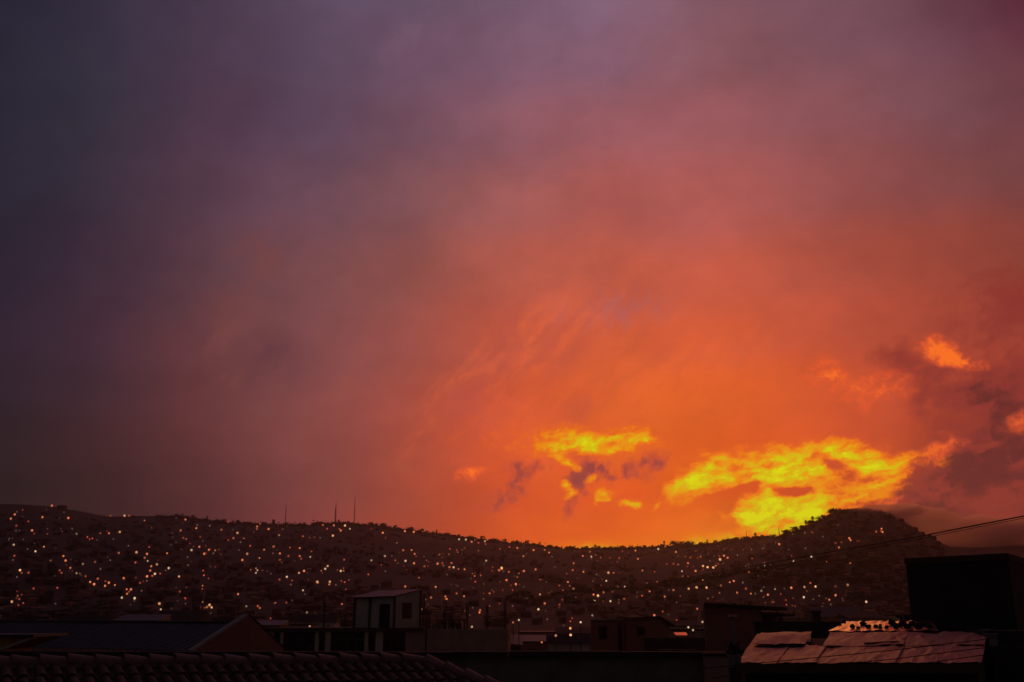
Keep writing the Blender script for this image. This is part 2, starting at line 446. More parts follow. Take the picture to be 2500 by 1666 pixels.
class MB:
    """collects shapes for one mesh"""

    def __init__(self):
        self.v, self.f, self.m = [], [], []

    def add(self, vs, fs, mi=0):
        o = len(self.v)
        self.v += [tuple(p) for p in vs]
        self.f += [tuple(i + o for i in f) for f in fs]
        self.m += [mi] * len(fs)
        return self

    def hexa(self, b, t, mi=0):
        """solid from 4 bottom and 4 top corners, counter-clockwise seen from above"""
        n = len(b)
        fs = [tuple(range(n - 1, -1, -1)), tuple(range(n, 2 * n))]
        fs += [(i, (i + 1) % n, n + (i + 1) % n, n + i) for i in range(n)]
        return self.add(list(b) + list(t), fs, mi)

    def box(self, lo, hi, mi=0):
        x0, y0, z0 = lo
        x1, y1, z1 = hi
        return self.hexa([(x0, y0, z0), (x1, y0, z0), (x1, y1, z0), (x0, y1, z0)],
                         [(x0, y0, z1), (x1, y0, z1), (x1, y1, z1), (x0, y1, z1)], mi)

    def bar(self, a, b, w, d=None, mi=0):
        a, b = Vector(a), Vector(b)
        d = d or w
        ax = (b - a).normalized()
        ref = Vector((0, 0, 1)) if abs(ax.z) < .95 else Vector((0, 1, 0))
        s = ax.cross(ref).normalized()
        u = s.cross(ax)
        q = [s * w / 2 + u * d / 2, -s * w / 2 + u * d / 2, -s * w / 2 - u * d / 2, s * w / 2 - u * d / 2]
        return self.hexa([a + k for k in q], [b + k for k in q], mi)

    def tube(self, pts, r, n=6, mi=0, r1=None):
        pts = [Vector(p) for p in pts]
        vs, fs = [], []
        for i, p in enumerate(pts):
            ax = (pts[min(i + 1, len(pts) - 1)] - pts[max(i - 1, 0)]).normalized()
            ref = Vector((0, 0, 1)) if abs(ax.z) < .95 else Vector((0, 1, 0))
            s = ax.cross(ref).normalized()
            u = s.cross(ax)
            k = r if r1 is None else r + (r1 - r) * i / (len(pts) - 1)
            vs += [p + (s * math.cos(2 * math.pi * j / n) + u * math.sin(2 * math.pi * j / n)) * k for j in range(n)]
        for i in range(len(pts) - 1):
            for j in range(n):
                a, b = i * n + j, i * n + (j + 1) % n
                fs.append((a, b, b + n, a + n))
        fs.append(tuple(range(n - 1, -1, -1)))
        fs.append(tuple(range((len(pts) - 1) * n, len(pts) * n)))
        return self.add(vs, fs, mi)

    def ball(self, c, r, seg=8, rings=5, mi=0, squash=1.0, jitter=0.0, rnd=R):
        c = Vector(c)
        vs = [c + Vector((0, 0, -r * squash))]
        for i in range(1, rings):
            t = math.pi * i / rings
            for j in range(seg):
                p = 2 * math.pi * j / seg
                k = r * (1 + rnd.uniform(-jitter, jitter))
                vs.append(c + Vector((k * math.sin(t) * math.cos(p), k * math.sin(t) * math.sin(p), -k * squash * math.cos(t))))
        vs.append(c + Vector((0, 0, r * squash)))
        fs = [(0, 1 + (j + 1) % seg, 1 + j) for j in range(seg)]
        for i in range(rings - 2):
            for j in range(seg):
                a, b = 1 + i * seg + j, 1 + i * seg + (j + 1) % seg
                fs.append((a, b, b + seg, a + seg))
        last = len(vs) - 1
        o = 1 + (rings - 2) * seg
        fs += [(o + j, o + (j + 1) % seg, last) for j in range(seg)]
        return self.add(vs, fs, mi)

    def mesh(self, name, mats):
        me = bpy.data.meshes.new(name)
        me.from_pydata(self.v, [], self.f)
        for m in mats if isinstance(mats, (list, tuple)) else [mats]:
            me.materials.append(m)
        me.polygons.foreach_set('material_index', self.m)
        bm = bmesh.new()
        bm.from_mesh(me)
        bmesh.ops.recalc_face_normals(bm, faces=bm.faces)
        bm.to_mesh(me)
        bm.free()
        return me

    def build(self, name, mats, parent=None, smooth=False):
        me = self.mesh(name, mats)
        if smooth:
            me.polygons.foreach_set('use_smooth', [True] * len(me.polygons))
        return link(name, me, parent)


def link(name, me, parent=None, loc=None, mtx=None):
    o = bpy.data.objects.new(name, me)
    COL.objects.link(o)
    if mtx is not None:
        o.matrix_world = mtx
    elif loc is not None:
        o.location = loc
    if parent is not None:
        adopt(o, parent)
    return o


ROOT_AT = {}


def adopt(o, parent):
    """parent o, its coordinates staying those of the world"""
    o.parent = parent
    if parent.name in ROOT_AT:
        o.matrix_parent_inverse = Matrix.Translation(-ROOT_AT[parent.name])
    else:
        o.matrix_parent_inverse = parent.matrix_basis.inverted()


def tag(o, label=None, cat=None, group=None, kind=None):
    if label:
        o['label'] = label
    if cat:
        o['category'] = cat
    if group:
        o['group'] = group
    if kind:
        o['kind'] = kind
    return o


def thing(name, label, cat, loc, group=None):
    o = bpy.data.objects.new(name, None)
    o.empty_display_size = 0.3
    o.location = loc
    COL.objects.link(o)
    ROOT_AT[o.name] = Vector(loc)
    return tag(o, label, cat, group)


def lerp(a, b, t):
    return Vector(a) * (1 - t) + Vector(b) * t


def wall(mb, a, b, zb, za_top, zb_top, thick, holes=(), mi=0):
    """upright wall from plan point a to b; holes are (t0, t1, z0, z1); its inner side lies to the far side"""
    a, b = Vector((a[0], a[1], 0)), Vector((b[0], b[1], 0))
    d = (b - a).normalized()
    n = Vector((-d.y, d.x, 0)) * thick
    cuts = sorted({0.0, 1.0} | {h[0] for h in holes} | {h[1] for h in holes})
    for t0, t1 in zip(cuts, cuts[1:]):
        tops = [za_top + (zb_top - za_top) * t for t in (t0, t1)]
        spans = [(zb, None)]
        for h in holes:
            if h[0] - 1e-6 <= t0 and t1 <= h[1] + 1e-6:
                spans = [(zb, h[2]), (h[3], None)]
        p, q = lerp(a, b, t0), lerp(a, b, t1)
        for lo, hi in spans:
            h0, h1 = (tops[0], tops[1]) if hi is None else (hi, hi)
            if min(h0, h1) - lo < 0.01:
                continue
            z = lambda v, k: Vector((v.x, v.y, k))
            mb.hexa([z(p, lo), z(q, lo), z(q + n, lo), z(p + n, lo)], [z(p, h0), z(q, h1), z(q + n, h1), z(p + n, h0)], mi)
    return mb


def plane_of(p, q, r):
    n = (q - p).cross(r - p).normalized()

    def on(px, py, off=0.0):
        d = ray(px, py)
        k = (p + n * off - EYE).dot(n) / d.dot(n)
        return EYE + d * k
    on.n = n if n.z > 0 else -n
    return on


ORD = ['', 'second', 'third', 'fourth', 'fifth', 'sixth', 'seventh', 'eighth', 'ninth', 'tenth']
NUM = ['', 'one', 'two', 'three', 'four', 'five', 'six', 'seven', 'eight', 'nine', 'ten']


def tell_apart(items):
    """items are (object, px): where several share a label, say which from the left"""
    by = {}
    for o, px in items:
        by.setdefault(o['label'], []).append((px, o))
    for lab, grp in by.items():
        grp.sort(key=lambda t: t[0])
        n = len(grp)
        if n < 2:
            continue
        for i, (px, o) in enumerate(grp):
            if n == 2:
                o['label'] = lab + (', left of two', ', right of two')[i]
            elif n <= 10:
                o['label'] = lab + (', leftmost of %s' % NUM[n] if i == 0 else ', rightmost of %s' % NUM[n] if i == n - 1 else
                                    ', middle of three' if n == 3 else ', %s of %s from left' % (ORD[i], NUM[n]))

# ------------------------------------------------------------------ ground and hills
g = MB().add([(-2600, -1200, -.3), (2600, -1200, -.3), (2600, 2700, -.3), (-2600, 2700, -.3)], [(0, 1, 2, 3)])
tag(g.build('ground', M['ground']), kind='structure')

FAR = [(-900, 1200), (-400, 1215), (0, 1229), (119, 1237), (190, 1248), (267, 1262), (357, 1260), (446, 1263), (505, 1272), (565, 1278),
       (659, 1281), (749, 1282), (823, 1278), (867, 1280), (927, 1285), (986, 1294), (1046, 1301), (1105, 1310), (1165, 1318),
       (1224, 1323), (1319, 1331), (1408, 1338), (1497, 1339), (1557, 1339), (1616, 1335), (1675, 1332), (1735, 1328), (1824, 1317),
       (1900, 1312), (2000, 1318), (2200, 1318), (2350, 1318), (2500, 1322), (2900, 1340), (3400, 1360)]
RIGHT = [(1500, 1520), (1640, 1450), (1750, 1396), (1850, 1342), (1908, 1310), (1957, 1294), (1985, 1280), (2040, 1255), (2071, 1249),
         (2116, 1248), (2160, 1254), (2208, 1278), (2254, 1312), (2315, 1341), (2400, 1385), (2500, 1430), (2700, 1500)]
KNOLL = [(1180, 1520), (1260, 1490), (1310, 1468), (1350, 1450), (1420, 1440), (1500, 1436), (1560, 1438), (1640, 1424), (1740, 1408),
         (1830, 1390), (1950, 1374), (2100, 1366), (2250, 1380), (2400, 1420), (2600, 1480), (2800, 1520)]


def crest(rows, dist):
    out = []
    for px, py in rows:
        d = ray(px, py)
        out.append((math.degrees(math.atan2(d.x, d.y)), EYE.z + dist * d.z / math.hypot(d.x, d.y)))
    return out


def along(tab, a):
    if a <= tab[0][0]:
        return tab[0][1]
    for (a0, h0), (a1, h1) in zip(tab, tab[1:]):
        if a <= a1:
            return h0 + (h1 - h0) * (a - a0) / (a1 - a0)
    return tab[-1][1]


FAR_R, RIGHT_R, KNOLL_R = 1900.0, 1420.0, 860.0
far_t, right_t, knoll_t = crest(FAR, FAR_R), crest(RIGHT, RIGHT_R), crest(KNOLL, KNOLL_R)


def sstep(t):
    t = min(1, max(0, t))
    return t * t * (3 - 2 * t)


def hill_z(a, r):
    s = (r - 430) / (FAR_R - 430)
    h1 = along(far_t, a) * (max(0, min(1, s)) ** 1.25 if s < 1 else 1 - .25 * sstep((s - 1) / 1.2))
    h2 = along(right_t, a) * (sstep((r - 700) / (RIGHT_R - 700)) if r < RIGHT_R else 1 - sstep((r - RIGHT_R) / 700))
    h3 = along(knoll_t, a) * (sstep((r - 480) / (KNOLL_R - 480)) if r < KNOLL_R else 1 - sstep((r - KNOLL_R) / 260))
    return h1, h2, h3


def terrain(a, r):
    h = max(hill_z(a, r))
    x, y = r * math.sin(rad(a)), r * math.cos(rad(a))
    k = min(1, max(0, (r - 400) / 400))
    h += k * (noise.noise((x * .006, y * .006, 1)) * 4.5 + noise.noise((x * .02, y * .02, 5)) * 1.3)
    return Vector((x, y, max(h, -.25)))


AZS = [-60 + .3 * i for i in range(401)]
RS = [300 + 17 * i for i in range(110)] + [2170 + 80 * i for i in range(7)]
hm = MB()
hm.v = [tuple(terrain(a, r)) for r in RS for a in AZS]
na = len(AZS)
hm.f = [(j * na + i, j * na + i + 1, (j + 1) * na + i + 1, (j + 1) * na + i) for j in range(len(RS) - 1) for i in range(na - 1)]
hm.m = [0] * len(hm.f)
hills = hm.build('hills', M['earth'], smooth=True)
tag(hills, kind='structure')
TREE = BVHTree.FromPolygons([Vector(v) for v in hm.v] + [Vector(v) for v in g.v],
                            hm.f + [tuple(i + len(hm.v) for i in f) for f in g.f])


def on_hill(px, py):
    """where the line of sight meets the hillside (lowered until it does)"""
    for k in range(40):
        d = ray(px, py + k * 1.5).normalized()
        hit = TREE.ray_cast(EYE + d * 200, d, 3000)
        if hit[0] is not None:
            return hit[0], (hit[0] - EYE).length
    return None, None


LAMP_ROWS = [  # x, y, colour class, read off enlarged quarters of the photograph
 ("425,122,o 497,130,O 525,178,d 120,197,o 137,175,d 88,232,o 185,160,r 232,255,r 348,220,o 560,228,o 133,290,r 262,330,o 390,313,d 388,357,r 280,355,r 592,313,d 628,357,w 717,382,r 735,400,r 758,393,r 797,405,d 823,352,o 895,352,o 983,342,O 930,398,d 908,192,o 1022,193,O 1060,196,o 112,447,w 75,393,d 100,393,d 290,500,w 360,462,o 225,480,d 117,537,r 105,572,d 163,657,O 178,678,o 233,677,r 138,710,d 520,540,o 538,578,o 547,617,d 577,637,o 490,657,r 505,677,r 628,680,w 655,683,d 680,605,w 702,705,o 740,752,o 772,772,o 802,727,o 825,645,d 780,588,o 865,745,r 893,760,o 862,785,o 943,777,o 905,573,d 975,515,o 1055,455,d 1120,510,O 1225,465,r 1207,523,o 1188,555,o 1212,578,w 1112,592,r 1242,623,o 1288,610,O 1233,660,o 1207,708,o 1250,702,r 1272,687,w 1315,683,r 1385,640,w 1360,655,d 1015,723,o 1115,717,r 1150,760,r 1177,747,r 1205,743,d 1040,812,o 1075,815,o 1060,832,o 1043,850,o 1000,882,w 1105,888,w 1162,823,d 1073,937,d 470,800,r 275,807,r 140,828,r 95,917,O 157,893,r 190,925,r 455,930,d 1308,933,O 1320,977,w 1470,708,O 1445,797,d 1458,905,d 1523,887,r 1523,928,d 1700,960,O 1720,945,O 1738,962,O 1955,852,o 2023,952,w 108,1078,w 1662,808,r 1713,722,r 1668,657,r 1675,697,r 1768,628,r 1728,625,d 1545,615,d 1523,240,o 1500,265,d 1483,330,o 1505,390,r 1612,310,o 1620,285,d 1723,290,d 1785,242,O 1872,255,o 1818,325,o 1912,322,d 1950,350,O 1917,393,o 1645,380,r 1665,413,d 2003,393,r 1975,425,d 1637,463,o 1572,492,w 1715,488,o 1767,493,o 1797,485,d 1677,522,o 1752,517,d 1815,525,r 2055,455,r 1963,490,d 2030,523,O 1990,573,o 1540,547,d 1403,447,d 1447,228,d", 0, 1200, 0.2972),
 ("10,522,o 85,268,o 92,298,o 92,318,o 117,275,o 187,318,o 228,278,d 340,295,d 383,282,o 273,368,O 95,655,w 83,677,w 112,555,o 150,487,o 228,463,o 257,487,d 280,518,o 280,570,o 223,517,d 363,467,r 443,473,o 350,540,o 443,540,o 455,562,r 540,500,r 530,545,w 470,377,r 523,387,d 563,383,r 612,388,d 633,285,o 668,315,r 660,255,w 720,260,o 723,288,o 715,373,O 780,330,o 815,290,O 855,315,w 808,568,r 1032,575,w 672,622,O 652,645,w 437,678,O 478,663,o 337,710,w 277,733,r 380,740,r 370,772,d 205,683,d 587,755,O 690,752,O 740,777,d 812,752,r 785,742,r 848,735,d 780,663,w 752,655,r 470,820,w 485,850,d 1007,690,r 1125,348,o 1147,390,r 1307,335,o 1380,342,o 1240,430,d 1293,493,o 1143,540,w 1200,537,d 1387,522,o 1400,540,r 1465,543,d 1312,580,w 1382,600,o 1228,573,r 1247,597,d 1485,573,r 1468,625,o 1147,663,d 1423,717,r 1310,790,o 1560,793,o 1575,603,o 1615,597,r 1613,550,r 1600,352,w 1752,402,w 1808,405,w 1855,423,o 1882,408,w 1912,430,r 1965,417,w 1970,440,r 1797,472,r 1777,487,d 1740,505,r 1677,480,r 1690,597,o 1673,630,o 1707,633,w 1672,648,r 1747,645,o 1797,648,o 1653,690,d 1975,577,w 1960,600,d 2028,630,r 2025,658,r 2083,657,o 2103,643,O 1862,683,r 1880,703,o 1930,697,r 1885,750,r 2037,833,r 1732,848,o 1793,870,o 1955,845,r 1953,890,d 1522,882,o 1480,895,d 1640,873,o 1650,893,o 2003,947,r 2085,928,r 1925,985,o 1920,1003,o 1840,1023,d 1858,1113,w 790,933,o 502,1003,w 525,1110,w 350,1105,d 243,922,r 115,967,o 98,950,r 203,1050,r", 600, 1200, 0.2972),
 ("147,465,r 212,473,o 268,443,d 345,490,o 397,450,d 262,540,o 473,510,o 497,543,d 83,640,O 62,657,o 8,630,r 142,668,o 185,702,d 267,662,o 362,650,o 123,738,o 200,770,o 17,832,r 65,928,r 520,627,d 675,598,o 618,682,r 667,655,r 755,668,o 760,650,d 627,752,o 707,722,d 557,780,r 588,823,o 475,843,r 398,855,O 375,883,d 673,810,O 437,930,o 558,940,o 385,978,w 443,988,d 173,948,d 225,1057,w 177,1077,o 663,1050,r 648,1075,r 647,1125,O 650,1180,O 528,1185,O 413,1240,o 370,1185,r 732,1075,w 593,1107,d 457,1057,d 828,1027,w 810,503,o 820,545,w 750,538,o 897,550,r 973,553,r 1050,557,r 915,468,d 1183,493,o 1203,563,o 1370,482,w 1427,463,r 1515,505,o 1533,540,d 1590,543,r 1633,550,r 1693,553,r 1718,545,r 1440,605,r 1495,603,r 1533,610,o 1615,598,o 1240,657,o 1340,665,r 960,678,O 1003,677,r 1050,677,d 863,690,d 845,725,d 943,742,w 1360,750,o 1565,663,w 1570,703,r 1677,663,o 1738,622,O 1775,632,O 1822,635,O 1843,618,o 1865,603,r 1878,570,O 1870,538,r 1910,537,o 1940,553,o 1740,650,r 1793,578,d 1753,697,d 1003,793,d 1037,793,o 1095,793,w 1128,798,r 833,813,r 838,855,o 875,867,O 920,838,o 847,902,w 917,910,r 977,910,w 1047,897,d 1045,922,r 1090,892,o 1192,873,d 1237,865,r 1300,830,o 1457,817,d 1495,820,o 1620,808,O 1685,800,O 1767,800,O 1885,783,o 1873,842,o 2020,843,o 1957,755,o 1990,745,o 2065,757,d 2090,807,r 1520,918,r 1690,972,o 1337,1027,o 1455,1018,d 1520,1067,r 1617,1117,w 1655,1140,w 1733,1073,w 2112,670,r 2068,485,d 1970,490,d 2020,530,d 1777,887,d 762,1150,d 435,1165,d", 1200, 1200, 0.2972),
 ("870,275,r 665,335,r 605,338,d 507,347,d 750,368,d 400,430,o 372,415,d 265,462,d 280,460,d 180,470,d 113,473,d 67,515,d 850,420,r 897,413,r 960,383,o 970,397,o 877,455,o 610,460,d 1175,330,r 1217,305,o 1210,322,r 1225,332,o 657,528,w 515,565,w 285,605,w 335,592,r 773,573,o 967,580,o 160,650,r 157,612,d 232,682,d 110,735,r 135,785,o 65,818,o 175,823,o 258,803,w 310,833,o 367,787,w 497,778,o 602,773,O 690,768,O 947,757,O 412,827,r 597,853,w 453,875,r 458,912,r 343,873,d 355,890,r 850,838,o 800,873,o 775,860,d 812,910,d 903,860,r 1095,890,w 927,968,O 640,987,d 720,840,d 672,867,d 853,765,r 2158,420,r 210,823,d 505,917,d 453,340,r", 1780, 1200, 0.306),
]


def parse(txt, ox, oy, k):
    for w in txt.split():
        x, y, c = w.split(',')
        yield ox + float(x) * k, oy + float(y) * k, c


LAMPS = [l for args in LAMP_ROWS for l in parse(*args)]
# houses that cover the slopes, too many and too dim to tell apart
hs = MB()
rh = random.Random(21)
for _ in range(5200):
    px, py = rh.uniform(-250, 2300), rh.uniform(1255, 1530)
    p, dist = on_hill(px, py)
    if p is None or dist < 420 or rh.random() < .25:
        continue
    if noise.noise((p.x * .004, p.y * .004, 3)) < -.25:
        continue
    top = min(along(FAR, px), along(RIGHT, px))
    w, d, h = rh.uniform(3, 6.5), rh.uniform(3, 6), rh.uniform(2, 3.6)
    if py < top + 9 and rh.random() < .8:
        continue
    wp, hp = (w / 2 + 1.5) / dist * FOCAL, (h + 1.2) / dist * FOCAL
    if any(abs(l[0] - px) < wp + 4 and py - hp - 5 < l[1] < py + 6 for l in LAMPS):
        continue
    c, s = math.cos(a_ := rh.uniform(-.5, .5)), math.sin(a_)
    q = [Vector((p.x + x * c - y * s, p.y + x * s + y * c, p.z - 1.5)) for x, y in ((-w / 2, -d / 2), (w / 2, -d / 2), (w / 2, d / 2), (-w / 2, d / 2))]
    up = Vector((0, 0, h + 1.5))
    hs.hexa(q, [k + up + (Vector((0, 0, rh.uniform(.3, 1.2))) if i > 1 else Vector()) for i, k in enumerate(q)], rh.choice((0, 0, 1, 1, 2, 2, 2, 3)))
tag(hs.build('hillside_houses', [M['brick_dark'], M['deck'], M['concrete_dark'], M['brick']]), kind='stuff')


# trees: tapered trunk with limbs, crown of many small leaf faces in clumps
def tree_meshes(seed, h, w, tall):
    rt = random.Random(seed)
    t = MB()
    t.tube([(0, 0, -.6), (rt.uniform(-.1, .1) * w, 0, h * .35), (0, rt.uniform(-.1, .1) * w, h * .75)], .06 * h ** .8, 6, r1=.02 * h)
    c = MB()
    for _ in range(9):
        zc = h * (rt.uniform(.4, .92) if not tall else rt.uniform(.25, .97))
        rr = w * (.5 if not tall else .32) * rt.uniform(.5, 1)
        ang = rt.uniform(0, 6.28)
        lim = (1 - abs(zc / h - .62)) if not tall else (1.05 - zc / h) * 1.3
        ctr = Vector((math.cos(ang) * rr * lim, math.sin(ang) * rr * lim, zc))
        t.bar((0, 0, h * .4), ctr, .03 * h * .5)
        for _ in range(34):
            o = Vector((rt.gauss(0, 1), rt.gauss(0, 1), rt.gauss(0, .75))) * w * .15
            p = ctr + o
            u = Vector((rt.uniform(-1, 1), rt.uniform(-1, 1), rt.uniform(-1, 1))).normalized() * w * rt.uniform(.05, .1)
            v = Vector((rt.uniform(-1, 1), rt.uniform(-1, 1), rt.uniform(-1, 1))).normalized() * w * rt.uniform(.05, .1)
            c.add([p - u, p - v, p + u, p + v], [(0, 1, 2, 3)])
    return t.mesh('trunk', M['bark']), c.mesh('crown', M['leaf'])


KINDS = [('round', 6, 6, False), ('broad', 6, 9, False), ('tall', 9, 4.2, True), ('low', 4, 6.5, False)]
TREES = [tree_meshes(50 + i, h, w, tl) for i, (_, h, w, tl) in enumerate(KINDS)]
WHERE = [(620, 'on the dim left-hand ridge'), (900, 'on the ridge beside the radio masts'), (1240, 'on the ridge right of the radio masts'),
         (1480, 'on the ridge at the lowest dip'), (1780, 'on the ridge under the small yellow clouds'), (1960, 'on the ridge under the big yellow cloud'),
         (2300, 'on the crest of the right-hand hill')]


RIDGE_TREES = []


def ridge_tree(px, k, size):
    h1 = min(along_px(FAR, px), along_px(RIGHT, px))
    p, dist = on_hill(px, h1 + 1.5)
    if p is None:
        return
    place = next(t for x, t in WHERE if px <= x)
    o = thing('ridge_tree', '%s dark tree %s' % (KINDS[k][0], place), 'tree', p, 'trees along the ridge')
    for me, nm in zip(TREES[k], ('trunk', 'crown')):
        c = link(nm, me)
        c.parent = o
    s = 1.25 * size * dist / 1900
    o.scale = (s, s, s)
    o.rotation_euler.z = R.uniform(0, 6.28)
    RIDGE_TREES.append((o, px))


def along_px(rows, px):
    return along(rows, px)


for px, k, s in [(430, 0, .8), (470, 0, .9), (505, 2, 1.0), (545, 1, .9), (580, 0, .9), (612, 3, .9), (700, 0, .7), (826, 2, .8), (905, 1, .9),
                 (935, 1, 1.0), (965, 0, .9), (1002, 1, 1.0), (1030, 0, .9), (1066, 2, .9), (1092, 3, 1.2), (1120, 0, .8), (1150, 1, .9),
                 (1178, 0, 1.1), (1205, 3, 1.1), (1232, 0, .9), (1262, 1, .8), (1287, 0, 1.1), (1318, 2, .9), (1345, 3, 1.0), (1432, 0, .9),
                 (1453, 2, .9), (1462, 0, .8), (1490, 3, .9), (1520, 0, .8), (1538, 2, .7), (1560, 1, .7), (1622, 2, 1.1), (1646, 1, 1.3),
                 (1664, 0, 1.1), (1678, 1, 1.1), (1692, 0, .9), (1712, 3, .9), (1727, 2, .9), (1748, 0, .8), (1768, 1, .8), (1800, 0, .9),
                 (1820, 1, .9), (1845, 2, 1.2), (1862, 0, .9), (1888, 1, .9), (1915, 0, 1.3), (1924, 1, 1.2), (1943, 1, 1.3), (1957, 0, 1.1),
                 (1968, 2, 1.4), (1978, 0, 1.3), (1985, 2, 1.5), (1998, 0, 1.2), (2012, 1, 1.1), (2030, 0, 1.6), (2038, 1, 1.5), (2050, 1, 1.0),
                 (2068, 3, 1.0), (2090, 0, .8), (2120, 1, .8), (2150, 0, .8)]:
    ridge_tree(px, k, s)
tell_apart(RIDGE_TREES)

# low scrub between the trees along the crest
sc = MB()
rs = random.Random(5)
for _ in range(900):
    px = rs.uniform(380, 2180)
    p, dist = on_hill(px, min(along_px(FAR, px), along_px(RIGHT, px)) + rs.uniform(0, 5))
    if p is None:
        continue
    r = rs.uniform(1.6, 4.6) * dist / 1900
    for _ in range(22):
        q = p + Vector((rs.gauss(0, .6), rs.gauss(0, .6), abs(rs.gauss(0, .5)))) * r
        u = Vector((rs.uniform(-1, 1), rs.uniform(-1, 1), rs.uniform(-1, 1))) * r * .4
        v = Vector((rs.uniform(-1, 1), rs.uniform(-1, 1), rs.uniform(-1, 1))) * r * .5
        sc.add([q - u, q - v, q + u, q + v], [(0, 1, 2, 3)])
tag(sc.build('ridge_scrub', M['leaf']), kind='stuff')
# dark thicket along the top of the nearer rise
sc = MB()
for _ in range(420):
    px = rs.uniform(1285, 2080)
    p, dist = on_hill(px, along(KNOLL, px) + rs.uniform(0, 9) if rs.random() < .7 else along(KNOLL, px) + rs.uniform(0, 40))
    if p is None or dist > 1100:
        continue
    r = rs.uniform(1.2, 3.2) * dist / 900
    for _ in range(18):
        q = p + Vector((rs.gauss(0, .7), rs.gauss(0, .6), abs(rs.gauss(0, .4)))) * r
        u = Vector((rs.uniform(-1, 1), rs.uniform(-1, 1), rs.uniform(-1, 1))) * r * .4
        v = Vector((rs.uniform(-1, 1), rs.uniform(-1, 1), rs.uniform(-1, 1))) * r * .4
        sc.add([q - u, q - v, q + u, q + v], [(0, 1, 2, 3)])
tag(sc.build('hillside_thicket', M['leaf']), kind='stuff')

# houses standing on the skyline
for px, w, h, lab in [(1393, 16, 5.0, 'long flat-roofed house on the ridge at the lowest dip'),
                      (780, 30, 4.0, 'long low building on the ridge between the radio masts'),
                      (1100, 20, 3.5, 'low building on the sloping ridge right of the radio masts'),
                      (666, 3.2, 10, 'narrow stub tower on the ridge left of the radio masts'),
                      (148, 14, 6, 'lamp-lit house on the left end of the ridge')]:
    p, dist = on_hill(px, along_px(FAR, px) + 2)
    t = thing('ridge_house', lab, 'house', p, 'buildings on the ridge')
    b = MB().box((p.x - w / 2, p.y, p.z - 4), (p.x + w / 2, p.y + 8, p.z + h))
    b.build('wall', M['brick_dark'], t)
    MB().box((p.x - w / 2 - .5, p.y - .5, p.z + h + .003), (p.x + w / 2 + .5, p.y + 8.5, p.z + h + .5)).build('roof', M['concrete_dark'], t)


# radio masts: three-legged lattice with cross braces
def mast(px, top_y, width, lab):
    p, dist = on_hill(px, along_px(FAR, px) + 2)
    top = EYE.z + math.hypot(p.x, p.y) * ray(px, top_y).z / math.hypot(ray(px, top_y).x, ray(px, top_y).y)
    hgt = top - p.z
    t = thing('radio_mast', lab, 'radio mast', p, 'radio masts on the ridge')
    legs = []
    m = MB()
    for k in range(3):
        c, s = math.cos(k * 2.094), math.sin(k * 2.094)
        a = p + Vector((c * width, s * width, -2))
        b = p + Vector((c * width * .25, s * width * .25, hgt * .8))
        legs.append((a, b))
        MB().bar(a, b, .5 * width / 2).build('leg', M['steel'], t)
    n = 12
    for i in range(n):
        for k in range(3):
            a, b = legs[k], legs[(k + 1) % 3]
            m.bar(lerp(*a, i / n), lerp(*b, (i + 1) / n), .16 * width)
            m.bar(lerp(*b, i / n), lerp(*a, (i + 1) / n), .16 * width)
            m.bar(lerp(*a, (i + 1) / n), lerp(*b, (i + 1) / n), .16 * width)
    m.build('bracing', M['steel'], t)
    MB().tube([p + Vector((0, 0, hgt * .78)), p + Vector((0, 0, hgt))], .22 * width, 6).build('antenna', M['steel'], t)


mast(696, 1226, 1.1, 'faint radio mast on the ridge, leftmost of three')
mast(818, 1227, 2.0, 'stout lattice radio mast on the ridge, middle of three')
mast(864, 1213, 1.3, 'tall thin radio mast on the ridge, right of the stout lattice one')
mast(1823, 1289, .7, 'thin short mast on the ridge left of the big yellow cloud')
mast(1903, 1285, .8, 'thin mast on the ridge under the big yellow cloud')

# ------------------------------------------------------------------ lamps lit over the hillside
HUES = {'O': ('bright orange', rgb(255, 172, 112), .94, 3.9), 'o': ('orange', rgb(248, 130, 80), .86, 3.3),
        'w': ('white', rgb(236, 192, 150), .84, 3.3), 'r': ('dull red', rgb(206, 84, 58), .70, 2.9), 'd': ('dim grey', rgb(116, 84, 66), .72, 2.7)}
LMAT = {}
for k_, (nm, c_, s_, r_) in HUES.items():
    LMAT[k_] = [glow('%s lamp light %d' % (nm, j), c_, s_ * f) for j, f in enumerate((1.3, 1.0, .75, .5, .34))]
LMESH = {}
for k_ in HUES:
    for j in range(5):
        lm = MB()
        lm.ball((0, 0, 0), 1.0, 8, 6)
        lm.tube([(.25, .5, -.9), (.25, .5, -3.6)], .16, 5, mi=1)
        lm.bar((.25, .5, -.95), (0, .1, -.6), .2, mi=1)
        LMESH[k_, j] = lm.mesh('street_lamp', [LMAT[k_][j], M['steel']])
XW = [(90, 'at the far left edge'), (180, 'near the left edge'), (290, 'over the blue roof left end'), (400, 'over the blue roof middle'),
      (520, 'over the blue roof right end'), (590, 'just left of the brick gable'), (680, 'above the brick gable'), (760, 'below the leftmost radio mast'),
      (830, 'below the stout lattice mast'), (900, 'below the tall thin mast'), (970, 'above the rooftop hut doorway'), (1040, 'above the rooftop hut window'),
      (1140, 'above the rooftop bench'), (1240, 'above the brown wall'), (1320, 'above the pale shed'), (1440, 'left of the squat brick house'),
      (1530, 'above the squat brick house'), (1640, 'above the sloping brick roof'), (1720, 'between the two brick houses'), (1800, 'above the vent pipe'),
      (1940, 'above the stepped roof slabs'), (2020, 'above the small dark chimney'), (2120, 'above the stones on metal roof'), (2210, 'left of the tall dark block'),
      (2600, 'above the tall dark block')]
YW = [(.15, 'near the ridge'), (.36, 'high up'), (.58, 'mid-slope'), (.8, 'low down'), (9, 'at the hill foot')]
order = sorted(LAMPS, key=lambda l: 'Oowrd'.index(l[2]))
mass = MB()
NAMED = []
LD = random.Random(99)
mass_m = [LMAT[k][j] for k in HUES for j in range(5)]
